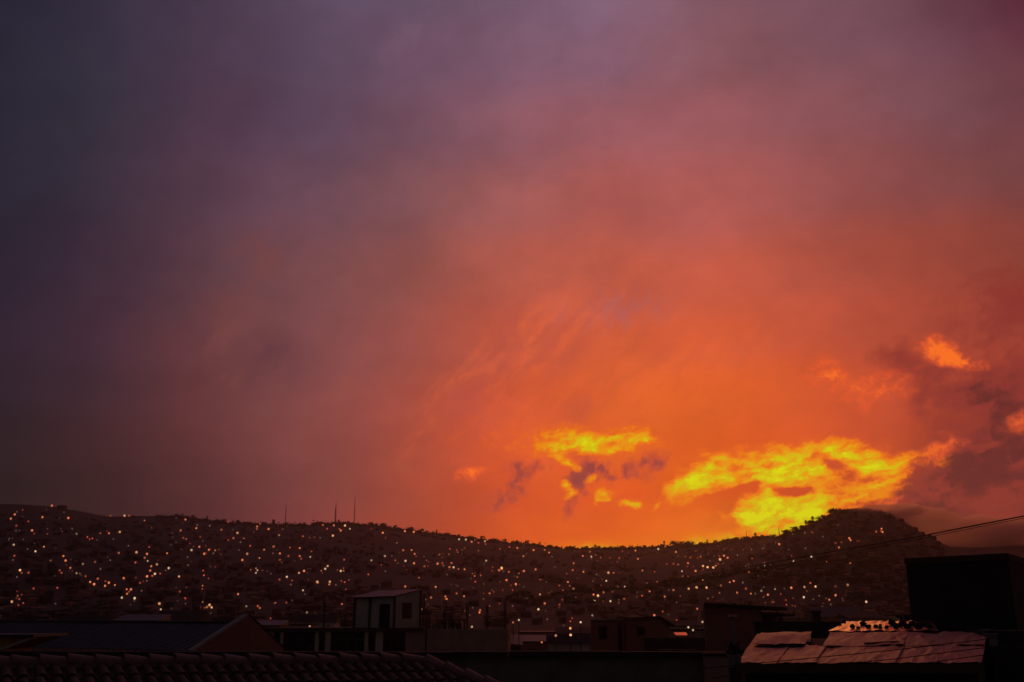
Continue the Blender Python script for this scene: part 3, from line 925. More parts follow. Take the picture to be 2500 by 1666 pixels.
for i, (px, py, c) in enumerate(order):
    p, dist = on_hill(px, py)
    if p is None:
        continue
    j = LD.choice((0, 1, 1, 2, 2, 3, 4))
    nm, col, st, rp = HUES[c]
    r = rp * .7 * LD.uniform(.8, 1.15) * dist / FOCAL
    p = p + Vector((0, 0, r)) - (p - EYE).normalized() * (r * 1.5 + 2.5)
    if i < 300:
        if py > 1512:                       # lamps on tall poles in the near streets
            p = at(px, py, LD.uniform(100, 125))
            r = rp * .72 * (p - EYE).length / FOCAL
            lm = MB()
            lm.ball((0, 0, 0), r, 8, 6)
            lm.tube([(0, .3, -p.z - .3), (0, .3, -.3), (0, .1, r + .05)], .05, 5, mi=1)
            o = link('street_lamp', lm.mesh('street_lamp', [LMAT[c][j], M['steel']]), loc=p)
        else:
            o = link('street_lamp', LMESH[c, j], loc=p)
            o.scale = (r, r, r)
        side = next(t for x, t in XW if px <= x)
        top = min(along_px(FAR, px), along_px(RIGHT, px))
        hi = next(t for y, t in YW if (py - top) / (1530 - top) <= y)
        tag(o, '%s lamp %s %s' % (nm, hi, side), 'street lamp', 'lamps lit on the hillside')
        NAMED.append((o, px))
    else:
        mass.ball(p, r, 6, 5, list(HUES).index(c) * 5 + j)
tell_apart(NAMED)
# the fainter scatter of house lights between them
for _ in range(560):
    px = LD.uniform(0, 2100)
    top = min(along_px(FAR, px), along_px(RIGHT, px))
    py = LD.uniform(top + 8, 1500)
    if noise.noise((px * .006, py * .02, 2)) < -.12 or LD.random() < .12 or (620 < px < 960 and 1300 < py < 1352):
        continue
    p, dist = on_hill(px, py)
    if p is None or dist < 380:
        continue
    r = LD.uniform(1.1, 2.3) * dist / FOCAL
    mass.ball(p + Vector((0, 0, r)) - (p - EYE).normalized() * 4, r, 6, 5, list(HUES).index(LD.choice('dddrro')) * 5 + LD.choice((2, 3, 4)))
tag(mass.build('far_house_lights', mass_m), kind='stuff')

# ------------------------------------------------------------------ nearest house: old clay tile roof
ridge_dir = Vector((.853, .522, 0))
A_ = at(-170, 1600, 13.9)
p0 = at(600, 1612, 16.8)
tR = 3.2
ridge_a = p0 - ridge_dir * 6.9 + Vector((0, 0, .06))
ridge_b = p0 + ridge_dir * tR
ridge_b.z = at(1110, 1616, ridge_b.y).z
e1 = (ridge_b - ridge_a).normalized()
LEN = (ridge_b - ridge_a).length
down_plan = Vector((.522, -.853, 0))
e2 = (down_plan * math.cos(rad(22)) + Vector((0, 0, -math.sin(rad(22))))).normalized()
e2 = (e2 - e1 * e2.dot(e1)).normalized()
n_ = e1.cross(e2)
if n_.z < 0:
    n_ = -n_
house = thing('tiled_house', 'nearest house with an old red clay tile roof and a row of ridge tiles', 'house', (p0.x, p0.y, -.3))
HIP = .78                                     # how far the hip runs out along the ridge per metre of slope


def roof_pt(t, s, h=0.0):
    return ridge_a + e1 * t + e2 * s + n_ * h


S_END = 3.4
back = (-down_plan * math.cos(rad(22)) + Vector((0, 0, -math.sin(rad(22)))))
MB().hexa([roof_pt(-.3, 0, -.12), roof_pt(-.3, S_END, -.12), roof_pt(LEN + S_END * HIP, S_END, -.12), roof_pt(LEN, 0, -.12)],
          [roof_pt(-.3, 0, -.05), roof_pt(-.3, S_END, -.05), roof_pt(LEN + S_END * HIP, S_END, -.05), roof_pt(LEN, 0, -.05)]).build('roof_deck', M['deck'], house)
MB().hexa([ridge_a + n_ * -.14, ridge_b + n_ * -.14, ridge_b + e1 * 2.4 + back * 3.2, ridge_a + back * 3.2],
          [ridge_a + n_ * -.06, ridge_b + n_ * -.06, ridge_b + e1 * 2.4 + back * 3.2 + Vector((0, 0, .08)), ridge_a + back * 3.2 + Vector((0, 0, .08))]).build('rear_roof_deck', M['deck'], house)
w = MB()
q = [roof_pt(-.1, 3.1), roof_pt(LEN + 2.2, 3.1), ridge_b + e1 * 2.1 + back * 2.9, ridge_a + back * 2.9]
w.hexa([Vector((p.x, p.y, -.3)) for p in q], [Vector((p.x, p.y, min(p.z for p in q) - .3)) for p in q])
w.build('wall', M['render_brown'], house)


def tile_mesh(seed, width=.215, length=.43, thick=.014):
    """one clay tile: a barrel running down the slope with its own trough beside it"""
    rt = random.Random(seed)
    prof = []
    for i in range(7):
        a = math.pi * i / 6
        prof.append((.068 - .068 * math.cos(a), .062 * math.sin(a)))
    for i in range(1, 5):
        a = math.pi * i / 4
        prof.append((.136 + (width + .012 - .136) * i / 4, -.022 * math.sin(a)))
    m = MB()
    k = len(prof)
    rows = []
    for v, sc, lift in ((0, .93, 0), (length, 1.05, .028 + rt.uniform(0, .006))):
        for th in (0, -thick):
            rows.append([(.11 + (u - .11) * sc, v, h * sc + lift + th) for u, h in prof])
    vs = [p for r_ in rows for p in r_]
    fs = []
    for i in range(k - 1):
        fs += [(i, i + 1, 2 * k + i + 1, 2 * k + i), (k + i, 3 * k + i, 3 * k + i + 1, k + i + 1),
               (2 * k + i, 2 * k + i + 1, 3 * k + i + 1, 3 * k + i), (i, k + i, k + i + 1, i + 1)]
    fs += [(0, 2 * k, 3 * k, k), (k - 1, 2 * k - 1, 4 * k - 1, 3 * k - 1)]
    return m.add(vs, fs).mesh('roof_tile', M['clay'])


def cap_mesh(seed, length=.46, r=.125):
    m = MB()
    k = 9
    vs = []
    for v, sc, lift in ((0, 1.06, .012), (length, .84, -.03)):
        for th in (1.0, .86):
            for i in range(k):
                a = math.pi * (-.08 + 1.16 * i / (k - 1))
                vs.append((v, -math.cos(a) * r * sc * th * 1.12, math.sin(a) * r * sc * th * .8 + lift))
    fs = []
    for i in range(k - 1):
        fs += [(i, i + 1, 2 * k + i + 1, 2 * k + i), (k + i, 3 * k + i, 3 * k + i + 1, k + i + 1),
               (2 * k + i, 2 * k + i + 1, 3 * k + i + 1, 3 * k + i), (i, k + i, k + i + 1, i + 1)]
    fs += [(0, 2 * k, 3 * k, k), (k - 1, 2 * k - 1, 4 * k - 1, 3 * k - 1)]
    return m.add(vs, fs).mesh('ridge_tile', M['clay_cap'])


tms = [tile_mesh(i) for i in range(4)]
cms = [cap_mesh(i) for i in range(3)]
rt = random.Random(3)
PITCH_T, EXPO = .215, .36
cnt = 0
extra = MB()
for j in range(8):
    s0 = .07 + j * EXPO
    i = 0
    while True:
        t0 = i * PITCH_T - .1
        i += 1
        if t0 > LEN + (s0 + .1) * HIP - .12:
            break
        pos = roof_pt(t0 + rt.uniform(-.008, .008), s0 + rt.uniform(-.015, .015), .0 + rt.uniform(0, .008))
        yaw = rt.gauss(0, .02)
        x = e1 * math.cos(yaw) + e2 * math.sin(yaw)
        y = e2 * math.cos(yaw) - e1 * math.sin(yaw)
        mt = Matrix.Translation(pos) @ Matrix((x, y, n_)).transposed().to_4x4()
        me = rt.choice(tms)
        if j < 5 and cnt < 295:
            link('roof_tile', me, house, mtx=mt)
            cnt += 1
        else:
            extra.add([mt @ v.co for v in me.vertices], [tuple(p.vertices) for p in me.polygons])
tag(extra.build('lower_roof_tiles', M['clay'], house), kind='stuff')


def caps(a, b, step, up):
    d = (b - a).normalized()
    n = int((b - a).length / step) + 1
    for i in range(n):
        pos = a + d * (i * step + rt.uniform(-.012, .012)) + up * rt.uniform(.03, .05)
        dd = (d + Vector((rt.gauss(0, .015), rt.gauss(0, .015), rt.gauss(0, .012)))).normalized()
        side = up.cross(dd).normalized()
        u = dd.cross(side)
        link('ridge_tile', rt.choice(cms), house, mtx=Matrix.Translation(pos) @ Matrix((dd, side, u)).transposed().to_4x4())


caps(ridge_a, ridge_b - e1 * .1, .385, Vector((0, 0, 1)))
hip_dir = (e1 * HIP + e2).normalized()
caps(ridge_b + hip_dir * .05, ridge_b + hip_dir * 3.0, .385, Vector((0, 0, 1)))

# ------------------------------------------------------------------ long dark boundary wall behind it
YB = 27.0
bl, br = at(-420, 1590, YB), at(1795, 1591, YB)
t = thing('boundary_wall', 'long dark cement wall with a coping darkened as shade behind the clay tile roof', 'wall', (0, YB, -.3))
zc = at(1250, 1592, YB).z
zl = at(1250, 1606, YB).z
MB().box((bl.x, YB + .15, -.3), (br.x, YB + .40, zl)).build('wall', M['concrete'], t)
nseg = 16
for i in range(nseg):
    x0, x1 = bl.x + (br.x - bl.x) * i / nseg, bl.x + (br.x - bl.x) * (i + 1) / nseg
    dz = R.uniform(-.015, .015)
    MB().box((x0 + .006, YB, zl + .003), (x1 - .006, YB + .52, zc + dz)).build('shade_coping_slab', M['concrete_dark'], t)  # coping coloured dark for the shade of its overhang
pl, pr = at(1722, 1600, YB - .4), at(1780, 1600, YB - .4)
t = thing('wall_pillar', 'brown rendered pillar at the end of the dark boundary wall', 'pillar', (pl.x, YB - .4, -.3))
MB().box((pl.x, YB - .45, -.3), (pr.x, YB - .05, at(1750, 1601, YB).z)).build('shaft', M['render_brown'], t)
MB().box((pl.x - .05, YB - .5, at(1750, 1601, YB).z + .003), (pr.x + .05, YB - .012, at(1750, 1594, YB).z)).build('cap', M['concrete_dark'], t)

# ------------------------------------------------------------------ long blue-roofed house with a raised gable
a, b = at(470, 1592, 50), at(692, 1592, 55.5)
ap = at(607, 1503, 52.9)
gd = Vector((b.x - a.x, b.y - a.y, 0)).normalized()
back_d = Vector((-gd.y, gd.x, 0))
if back_d.x > 0:
    back_d = -back_d
t = thing('gabled_house', 'long house with a blue-grey sheet roof and a pale-edged gable end', 'house', (a.x, a.y, -.3))
zr = at(560, 1521, 53.5).z
ze = at(470, 1592, 50).z
RL = 34.0
rp_ = Vector((ap.x, ap.y, zr))
far_e, far_r = a + back_d * RL, rp_ + back_d * RL
b2 = Vector((b.x, b.y, ze))
for nm, p_, q_ in (('front', a, rp_), ('rear', b2, rp_)):
    n_panel = 17
    for i in range(n_panel):
        k0, k1 = i / n_panel, (i + 1) / n_panel
        c0 = [p_ + back_d * (RL * k0 + .2), p_ + back_d * (RL * k1 + .2), q_ + back_d * (RL * k1 + .2), q_ + back_d * (RL * k0 + .2)]
        m = MB()
        lift = R.uniform(0, .02)
        rows, cols = 2, 14
        vs = []
        for r_ in range(rows):
            for c_ in range(cols + 1):
                f = c_ / cols
                lo, hi = lerp(c0[0], c0[1], f), lerp(c0[3], c0[2], f)
                pp = lerp(lo, hi, r_)
                vs.append(pp + Vector((0, 0, .035 * math.sin(f * math.pi * 8) + lift)))
        fs = [(c_, c_ + 1, cols + 2 + c_, cols + 1 + c_) for c_ in range(cols)]
        if nm == 'rear' and i > 3:
            continue
        m.add(vs, fs)
        o = m.build('roof_sheet', M['blue_roof'], t)
        so = o.modifiers.new('thickness', 'SOLIDIFY')
        so.thickness = .03
MB().bar(rp_ + back_d * .3 + Vector((0, 0, .05)), far_r + Vector((0, 0, .05)), .3, .08).build('ridge_cap', M['blue_roof'], t)
gt = .32
m = MB()
lo = [Vector((a.x, a.y, -.3)), Vector((b.x, b.y, -.3))]
tri_f = [Vector((a.x, a.y, -.3)), Vector((b.x, b.y, -.3)), b2 + Vector((0, 0, 0)), ap, a]
tri_b = [p + back_d * gt for p in tri_f]
m.add(tri_f + tri_b, [(0, 1, 2, 3, 4), (9, 8, 7, 6, 5)] + [(i, (i + 1) % 5, 5 + (i + 1) % 5, 5 + i) for i in range(5)])
m.build('gable_wall', M['brick'], t)
for p_ in (a, b2):
    MB().bar(p_ + back_d * gt / 2 + Vector((0, 0, .05)), ap + back_d * gt / 2 + Vector((0, 0, .05)), .36, .09).build('gable_coping', M['white_trim'] if p_ is a else M['concrete_dark'], t)
MB().hexa([Vector((p.x, p.y, -.3)) for p in (a + back_d * .4, far_e, b2 + back_d * RL, b2 + back_d * .4)][::-1],
          [Vector((p.x, p.y, ze - .15)) for p in (a + back_d * .4, far_e, b2 + back_d * RL, b2 + back_d * .4)][::-1]).build('wall', M['concrete_dark'], t)

# lean-to at the left edge, its ochre standing for light on the wall
Yo = 46
t = thing('ochre_lit_outbuilding', 'outbuilding with wall coloured ochre as lit, pale sloping roof edge left of the blue roof', 'outbuilding', at(-40, 1600, Yo))
pa, pb, pc = at(-190, 1556, Yo), at(78, 1558, Yo), at(-190, 1640, Yo)
MB().hexa([Vector((pa.x, Yo, -.3)), Vector((at(0, 1590, Yo).x, Yo, -.3)), Vector((at(0, 1590, Yo).x, Yo + 3, -.3)), Vector((pa.x, Yo + 3, -.3))],
          [pa, Vector((at(0, 1590, Yo).x, Yo, pa.z)), Vector((at(0, 1590, Yo).x, Yo + 3, pa.z)), pa + Vector((0, 3, 0))]).build('wall', M['ochre'], t)
x0_ = at(0, 1590, Yo).x
m = MB()
gp = [Vector((x0_ + .003, Yo, pa.z)), Vector((x0_ + .003, Yo, at(0, 1586, Yo).z)), Vector((pb.x, Yo, pb.z))]
m.add(gp + [p + Vector((0, 3, 0)) for p in gp], [(0, 1, 2), (5, 4, 3), (0, 3, 4, 1), (1, 4, 5, 2), (2, 5, 3, 0)])
m.build('gable', M['ochre'], t)
MB().bar(at(-8, 1590, Yo - .1), at(84, 1556, Yo - .1), .25, .12).build('verge_board', M['white_trim'], t)
MB().box((pa.x, Yo - .3, pa.z + .003), (pb.x + .2, Yo + 3.2, pa.z + .12)).build('roof', M['blue_roof'], t)

# ------------------------------------------------------------------ half-built flat-roofed house with a rooftop hut
YM = 90.0
X = lambda px, Y=YM, py=1560: at(px, py, Y).x
Z = lambda py, Y=YM: at(1250, py, Y).z
xa, xb = X(655), X(1240)
t = thing('flat_roofed_house', 'unfinished flat-roofed house with pale pillars, big dark windows and a brown wall', 'house', (X(950), YM, -.3))
tt = lambda px, lo, hi: (X(px) - X(lo)) / (X(hi) - X(lo))
ops = [(667, 684), (691, 769), (778, 794), (807, 890), (899, 917), (935, 990)]
m = MB()
wall(m, (X(655), YM), (X(990), YM), -.3, Z(1541), Z(1541), .35, [(tt(l, 655, 990), tt(r, 655, 990), Z(1600), Z(1543)) for l, r in ops])
m.build('front_wall', M['plaster'], t)
m = MB()
wall(m, (X(990) + .003, YM), (xb, YM), -.3, Z(1537), Z(1536), .35)
m.build('side_wall', M['render_brown'], t)
MB().box((X(1040) - .06, YM - .05, Z(1590)), (X(1040) + .06, YM - .003, Z(1536))).build('wall_joint', M['concrete_dark'], t)
m = MB()
wall(m, (xb, YM + .36), (X(1247, YM + 9), YM + 9), -.3, Z(1535), Z(1535), .35)
wall(m, (X(655) + .4, YM + 9), (X(655), YM + .36), -.3, Z(1541), Z(1541), .35)
wall(m, (X(1247, YM + 9), YM + 9.01), (X(655), YM + 9.01), -.3, Z(1541), Z(1541), .35)
m.build('rear_wall', M['brick'], t)
MB().box((X(650), YM - .35, Z(1541) + .003), (X(1035), YM + 9.2, Z(1533.5))).build('roof_slab', M['brick_dark'], t)
MB().box((X(1035) + .003, YM + .36, Z(1546)), (xb - .003, YM + 9.0, Z(1541))).build('roof_terrace', M['concrete'], t)
for l, r in ops:
    xl, xr = X(l) + .01, X(r) - .01
    zb_, zt_ = Z(1600), Z(1543)
    f = MB()
    for x in (xl, xr - .07):
        f.box((x, YM + .12, zb_), (x + .07, YM + .2, zt_))
    f.box((xl + .071, YM + .12, zt_ - .07), (xr - .071, YM + .2, zt_))
    ncol = max(1, round((xr - xl) / .75))
    for i in range(1, ncol):
        x = xl + (xr - xl) * i / ncol
        f.box((x - .025, YM + .13, zb_), (x + .025, YM + .19, zt_ - .071))
    for k in (.36, .68):
        f.box((xl + .071, YM + .14, zb_ + (zt_ - zb_) * k - .025), (xr - .071, YM + .18, zb_ + (zt_ - zb_) * k + .025))
    fo = f.build('window', M['steel'], t)
    MB().box((xl, YM + .22, zb_), (xr, YM + .235, zt_)).build('pane', M['glass'], fo)

# hut on its roof
ca, cb, cc = at(864, 1530, 93.4), at(962, 1530, 90.6), at(1025, 1530, 94.6)
zs = Z(1533.5) + .003
t = thing('rooftop_hut', 'pale rooftop hut with a tilted sheet roof, dark doorway and window', 'hut', (cb.x, cb.y, zs))
ra, rb, rc = at(851, 1461, 93.2), at(963, 1458, 90.2), at(1030, 1441, 94.8)
rdp = ra + rc - rb
on = plane_of(ra, rb, rc)


def roof_z(p):
    return ra.z - ((p.x - ra.x) * on.n.x + (p.y - ra.y) * on.n.y) / on.n.z


ha, hb, hc = roof_z(ca) - .02, roof_z(cb) - .02, roof_z(cc) - .02
dpt = ca + cc - cb
hd = roof_z(dpt) - .02
fr = lambda px, p, q, lo, hi: (px - lo) / (hi - lo)
m = MB()
zt1, zb1 = at(937, 1475, 91.4).z, zs
wall(m, ca, cb, zs, ha, hb, .18, [(fr(924, 0, 0, 864, 962), fr(951, 0, 0, 864, 962), zb1, zt1)])
m.build('front_wall', M['plaster'], t)
m = MB()
wall(m, cb, cc, zs, hb, hc, .18, [(fr(980, 0, 0, 962, 1025), fr(1004, 0, 0, 962, 1025), at(990, 1511, 92).z, at(990, 1472, 92).z)])
m.build('side_wall', M['plaster'], t)
m = MB()
wall(m, cc, dpt, zs, hc, hd, .18)
wall(m, dpt, ca, zs, hd, ha, .18)
m.build('rear_wall', M['brick'], t)
for p in (ca, cb, cc, lerp(ca, cb, .39)):
    MB().box((p.x - .1, p.y - .14, zs), (p.x + .1, p.y - .02, roof_z(p) - .03)).build('corner_post', M['brick_dark'], t)
p, q_ = lerp(ca, cb, .61), lerp(ca, cb, .89)
MB().bar(p + Vector((0, .22, zt1 / 2 + zs / 2 - p.z)), q_ + Vector((0, .22, zt1 / 2 + zs / 2 - q_.z)), .05, zt1 - zs - .03).build('doorway_shade', M['dark'], t)  # near-black panel stands in for the shade inside the open doorway
p, q_ = lerp(cb, cc, .28), lerp(cb, cc, .67)
zw = at(990, 1491.5, 92).z
MB().bar(Vector((p.x, p.y + .16, zw)), Vector((q_.x, q_.y + .16, zw)), .04, 1.45).build('window', M['glass'], t)
up = Vector((0, 0, .07))
NS = 5
for i in range(NS):
    k0, k1 = i / NS + .001, (i + 1) / NS - .001
    c0 = [lerp(ra, rb, k0), lerp(ra, rb, k1), lerp(rdp, rc, k1), lerp(rdp, rc, k0)]
    lf = Vector((0, 0, R.uniform(0, .03)))
    MB().hexa([p + lf for p in c0], [p + up + lf for p in c0]).build('roof_sheet', M['blue_roof'], t)

# reinforcing bars left standing on the flat roof
for px, top, Yr, base in [(790, 1463, 91, 1534), (842, 1483, 91.5, 1534), (1033, 1453, 91, 1536), (1041, 1485, 92, 1536), (1048, 1488, 92, 1536), (1085, 1467, 93, 1538), (1102, 1481, 93.5, 1538),
                          (1140, 1470, 93, 1538), (1189, 1478, 91.5, 1537), (1233, 1463, 90.9, 1536)]:
    p = at(px, base, Yr)
    nb = {790: 'left of the rooftop hut', 842: 'touching the left side of the rooftop hut', 1033: 'at the right corner of the rooftop hut', 1041: 'just right of the rooftop hut', 1048: 'right of the rooftop hut, shorter of a close pair',
          1085: 'left of the rooftop bench, the taller', 1102: 'over the middle of the rooftop bench', 1140: 'at the right end of the rooftop bench', 1189: 'alone on the brown wall', 1233: 'at the right end of the brown wall'}[px]
    m = MB()
    top_p = at(px, top, Yr)
    base_z = Z(1534) if px < 1035 else Z(1543)
    for dx, dy in ((-.09, 0), (.09, 0), (0, .12)):
        k = R.uniform(-.12, .12)
        m.tube([(p.x + dx, Yr + dy, base_z), (p.x + dx * .9, Yr + dy, (base_z + top_p.z) / 2), (p.x + dx + k * .6, Yr + dy, top_p.z + k)], .035, 5)
    for k in (.2, .4, .6):
        z = base_z + (top_p.z - base_z) * k
        m.bar((p.x - .11, Yr - .03, z), (p.x + .11, Yr - .03, z), .03)
    o = m.build('reinforcing_bars', M['steel'])
    tag(o, 'rusty bundle of steel bars standing %s' % nb, 'steel bars', 'reinforcing bars on the flat roof')
    o.data.transform(Matrix.Translation(Vector((-p.x, -Yr, -base_z))))
    o.location = (p.x, Yr, base_z)
# bench and cans on the terrace
pl_, pr_ = at(1066, 1512, 92.5), at(1138, 1512, 92.5)
zt = Z(1541) + .003
t = thing('work_bench', 'rough dark work bench on the flat roof right of the hut', 'bench', ((pl_.x + pr_.x) / 2, 92.5, zt))
MB().box((pl_.x, 92.1, pl_.z - .12), (pr_.x, 93.2, pl_.z)).build('table_top', M['wood'], t)
for x in (pl_.x + .15, pl_.x + 1.1, pr_.x - 1.1, pr_.x - .15):
    MB().bar((x, 92.3, zt), (x, 92.3, pl_.z - .123), .12).build('leg', M['wood'], t)
for px, r_, lab in ((1060, .22, 'small pale bucket left of the rooftop bench'), (1083, .3, 'dark drum under the left half of the rooftop bench'), (1120, .26, 'dark pot under the right half of the rooftop bench'), (1076, .2, 'low pale pot in front of the rooftop bench')):
    p = at(px, 1536, 91.7 if px in (1060, 1076) else 92.7)
    m = MB().tube([(0, 0, 0), (0, 0, r_ * 2.1), (0, 0, r_ * 2.3)], r_ * .85, 10, r1=r_)
    m.tube([(-r_, 0, r_ * 2.1), (0, 0, r_ * 2.9), (r_, 0, r_ * 2.1)], .02, 4)
    o = m.build('bucket', M['concrete'] if px in (1060, 1076) else M['steel'])
    o.location = (p.x, p.y, zt)
    tag(o, lab, 'bucket', 'pots around the rooftop bench')

# pale shed past its right end
Yp = 120
t = thing('pale_shed', 'low shed with a pale sheet roof right of the brown wall', 'shed', at(1262, 1575, Yp))
q0, q1 = at(1247, 1572, Yp), at(1272, 1576, Yp)
MB().box((q0.x, Yp, -.3), (q1.x, Yp + 6, q1.z - .05)).build('wall', M['concrete_dark'], t)
MB().hexa([q0 + Vector((-.2, -.3, -.04)), q1 + Vector((.2, -.3, -.04)), q1 + Vector((.2, 6, .7)), q0 + Vector((-.2, 6, .7))],
          [q0 + Vector((-.2, -.3, .04)), q1 + Vector((.2, -.3, .04)), q1 + Vector((.2, 6, .78)), q0 + Vector((-.2, 6, .78))]).build('roof', M['pale_sheet'], t)

# ------------------------------------------------------------------ square brick house in the middle distance
Yq = 70.0
X7 = lambda px, Y=Yq: at(px, 1550, Y).x
Z7 = lambda py, Y=Yq: at(1250, py, Y).z
t = thing('brick_block_house', 'squat brick house of two blocks with a dark recess between them', 'house', (X7(1540), Yq, -.3))
m = MB()
wall(m, (X7(1443), Yq), (X7(1509), Yq), -.3, Z7(1516), Z7(1515), .3)
wall(m, (X7(1446, Yq + 6), Yq + 6), (X7(1443), Yq + .301), -.3, Z7(1516), Z7(1516), .3)
wall(m, (X7(1509) - .3, Yq + .301), (X7(1509) - .3, Yq + 6), -.3, Z7(1515), Z7(1515), -.29)
m.build('left_wall', M['brick'], t)
m = MB()
wall(m, (X7(1530), Yq), (X7(1613), Yq), -.3, Z7(1510.5), Z7(1510), .3)
wall(m, (X7(1613) + .003, Yq), (X7(1640), Yq + .8), -.3, Z7(1510), Z7(1530), .3)
wall(m, (X7(1530) + .005, Yq + 6), (X7(1530) + .005, Yq + .301), -.3, Z7(1511), Z7(1511), -.29)
m.build('right_wall', M['brick'], t)
m = MB()
wall(m, (X7(1509), Yq + 3), (X7(1530), Yq + 3), -.3, Z7(1513), Z7(1513), .3)
m.build('recess_wall', M['brick_dark'], t)
sl = [(X7(1443) - .1, Yq - .12), (X7(1509) + .02, Yq - .12), (X7(1509) + .02, Yq + 6.1), (X7(1444, Yq + 6.1), Yq + 6.1)]
MB().hexa([(x, y, Z7(1515) + .003) for x, y in sl], [(x, y, Z7(1512.5)) for x, y in sl]).build('roof_slab', M['concrete'], t)
MB().box((X7(1527), Yq - .14, Z7(1510) + .003), (X7(1613), Yq + 6.1, Z7(1507.5))).build('upper_roof_slab', M['concrete_dark'], t)
p, q_ = at(1613, 1508.7, Yq), at(1642, 1529, Yq + .8)
MB().hexa([p + Vector((0, -.14, 0)), q_ + Vector((.1, -.14, 0)), q_ + Vector((.1, 6, 0)), p + Vector((0, 6, 0))],
          [p + Vector((0, -.14, .1)), q_ + Vector((.1, -.14, .1)), q_ + Vector((.1, 6, .1)), p + Vector((0, 6, .1))]).build('sloping_roof', M['concrete_dark'], t)
for l, r, tp, bt in ((1462, 1482, 1530, 1560), (1555, 1575, 1530, 1552)):
    f = MB()
    xl, xr, z0, z1 = X7(l), X7(r), Z7(bt), Z7(tp)
    for x in (xl, xr - .06):
        f.box((x, Yq - .06, z0), (x + .06, Yq - .003, z1))
    f.box((xl + .061, Yq - .06, z1 - .06), (xr - .061, Yq - .003, z1))
    f.box((xl + .061, Yq - .06, z0), (xr - .061, Yq - .003, z0 + .06))
    o = f.build('window', M['wood'], t)
    MB().box((xl + .061, Yq - .03, z0 + .061), (xr - .061, Yq - .006, z1 - .061)).build('pane', M['glass'], o)
MB().box((X7(1575), Yq - .55, Z7(1558)), (X7(1607), Yq - .003, Z7(1556))).build('window_canopy', M['render_brown'], t)

Yw = 62.0
X6 = lambda px: at(px, 1560, Yw).x
Z6 = lambda py: at(1250, py, Yw).z
t = thing('yard_wall', 'low dark red yard wall between the squat brick house and the taller brick house', 'wall', (X6(1650), Yw, -.3))
MB().box((X6(1572), Yw, -.3), (X6(1735), Yw + .3, Z6(1557))).build('wall', M['brick_dark'], t)
MB().box((X6(1605), Yw - .25, Z6(1588)), (X6(1695), Yw - .003, Z6(1585.5))).build('ledge', M['render_brown'], t)
t = thing('bright_sheet', 'strip of bare metal sheet catching the red light on the low yard wall', 'metal sheet', at(1665, 1553, Yw + .5))
p, q_ = at(1650, 1552, Yw + .4), at(1679, 1552, Yw + .4)
MB().hexa([p, q_, q_ + Vector((.15, 1.5, .14)), p + Vector((.1, 1.5, .14))],
          [p + Vector((0, 0, .02)), q_ + Vector((0, 0, .02)), q_ + Vector((.15, 1.5, .16)), p + Vector((.1, 1.5, .16))]).build('sheet', M['zinc_bright'], t)
MB().bar(p + Vector((.2, .7, -.05)), p + Vector((.2, .7, -1.5)), .1).build('prop', M['wood'], t)

# ------------------------------------------------------------------ taller brick house on the right with slab canopies
Yt = 46.0
X4 = lambda px, Y=Yt: at(px, 1530, Y).x
Z4 = lambda py, Y=Yt: at(1250, py, Y).z
t = thing('canopy_house', 'dark brick house with stepped thin roof slabs jutting right', 'house', (X4(1790), Yt, -.3))
m = MB()
wall(m, (X4(1722), Yt), (X4(1862), Yt), -.3, Z4(1478), Z4(1489), .3)
wall(m, (X4(1725, Yt + 6), Yt + 6), (X4(1722), Yt + .301), -.3, Z4(1478), Z4(1478), .3)
wall(m, (X4(1862), Yt + .301), (X4(1862), Yt + 6), -.3, Z4(1489), Z4(1489), .3)
m.build('wall', M['brick'], t)
p, q_ = at(1719, 1477, Yt - .3), at(1922, 1489.5, Yt - .3)
d = Vector((0, 6.6, 0))
d2 = Vector((at(1722, 1477, Yt + 6.3).x - p.x, 6.6, 0))
MB().hexa([p, q_, q_ + d, p + d2], [k + Vector((0, 0, .11)) for k in (p, q_, q_ + d, p + d2)]).build('roof_slab', M['brick_dark'], t)
p, q_ = at(1856, 1500, Yt - .2), at(1941, 1505.5, Yt - .2)
MB().hexa([p, q_, q_ + d * .6, p + d * .6], [k + Vector((0, 0, .1)) for k in (p, q_, q_ + d * .6, p + d * .6)]).build('lower_canopy', M['brick_dark'], t)
MB().box((X4(1865), Yt + .5, -.3), (X4(1900), Yt + .7, Z4(1503.5))).build('screen_wall', M['brick_dark'], t)
for px in (1888, 1906):
    o = thing('flower_pot', 'small dark %s plant silhouetted on the low wall under the slab canopy' % ('bushy' if px == 1888 else 'spiky'), 'plant', at(px, 1521, 43.5))
    p = at(px, 1521, 43.5)
    MB().tube([p, p + Vector((0, 0, .2))], .1, 8, r1=.14).build('pot', M['clay'], o)
    m = MB()
    for _ in range(40):
        k = p + Vector((R.gauss(0, .09), R.gauss(0, .09), .22 + abs(R.gauss(.04, .08))))
        u, v = (Vector((R.uniform(-1, 1), R.uniform(-1, 1), R.uniform(-1, 1))) * .06 for _ in range(2))
        m.add([k - u, k - v, k + u, k + v], [(0, 1, 2, 3)])
    m.build('leaves', M['leaf'], o)

Yv = 30.0
t = thing('vent_pipe', 'tall grey vent pipe with a cap beside the pink metal roof', 'pipe', at(1790, 1600, Yv))
p = at(1790, 1508, Yv)
MB().tube([(p.x, Yv, -.3), (p.x - .02, Yv, p.z)], .058, 10).build('pipe', M['concrete'], t)
MB().tube([(p.x - .02, Yv, p.z + .02), (p.x - .02, Yv, p.z + .10)], .15, 12, r1=.06).build('cap', M['zinc'], t)

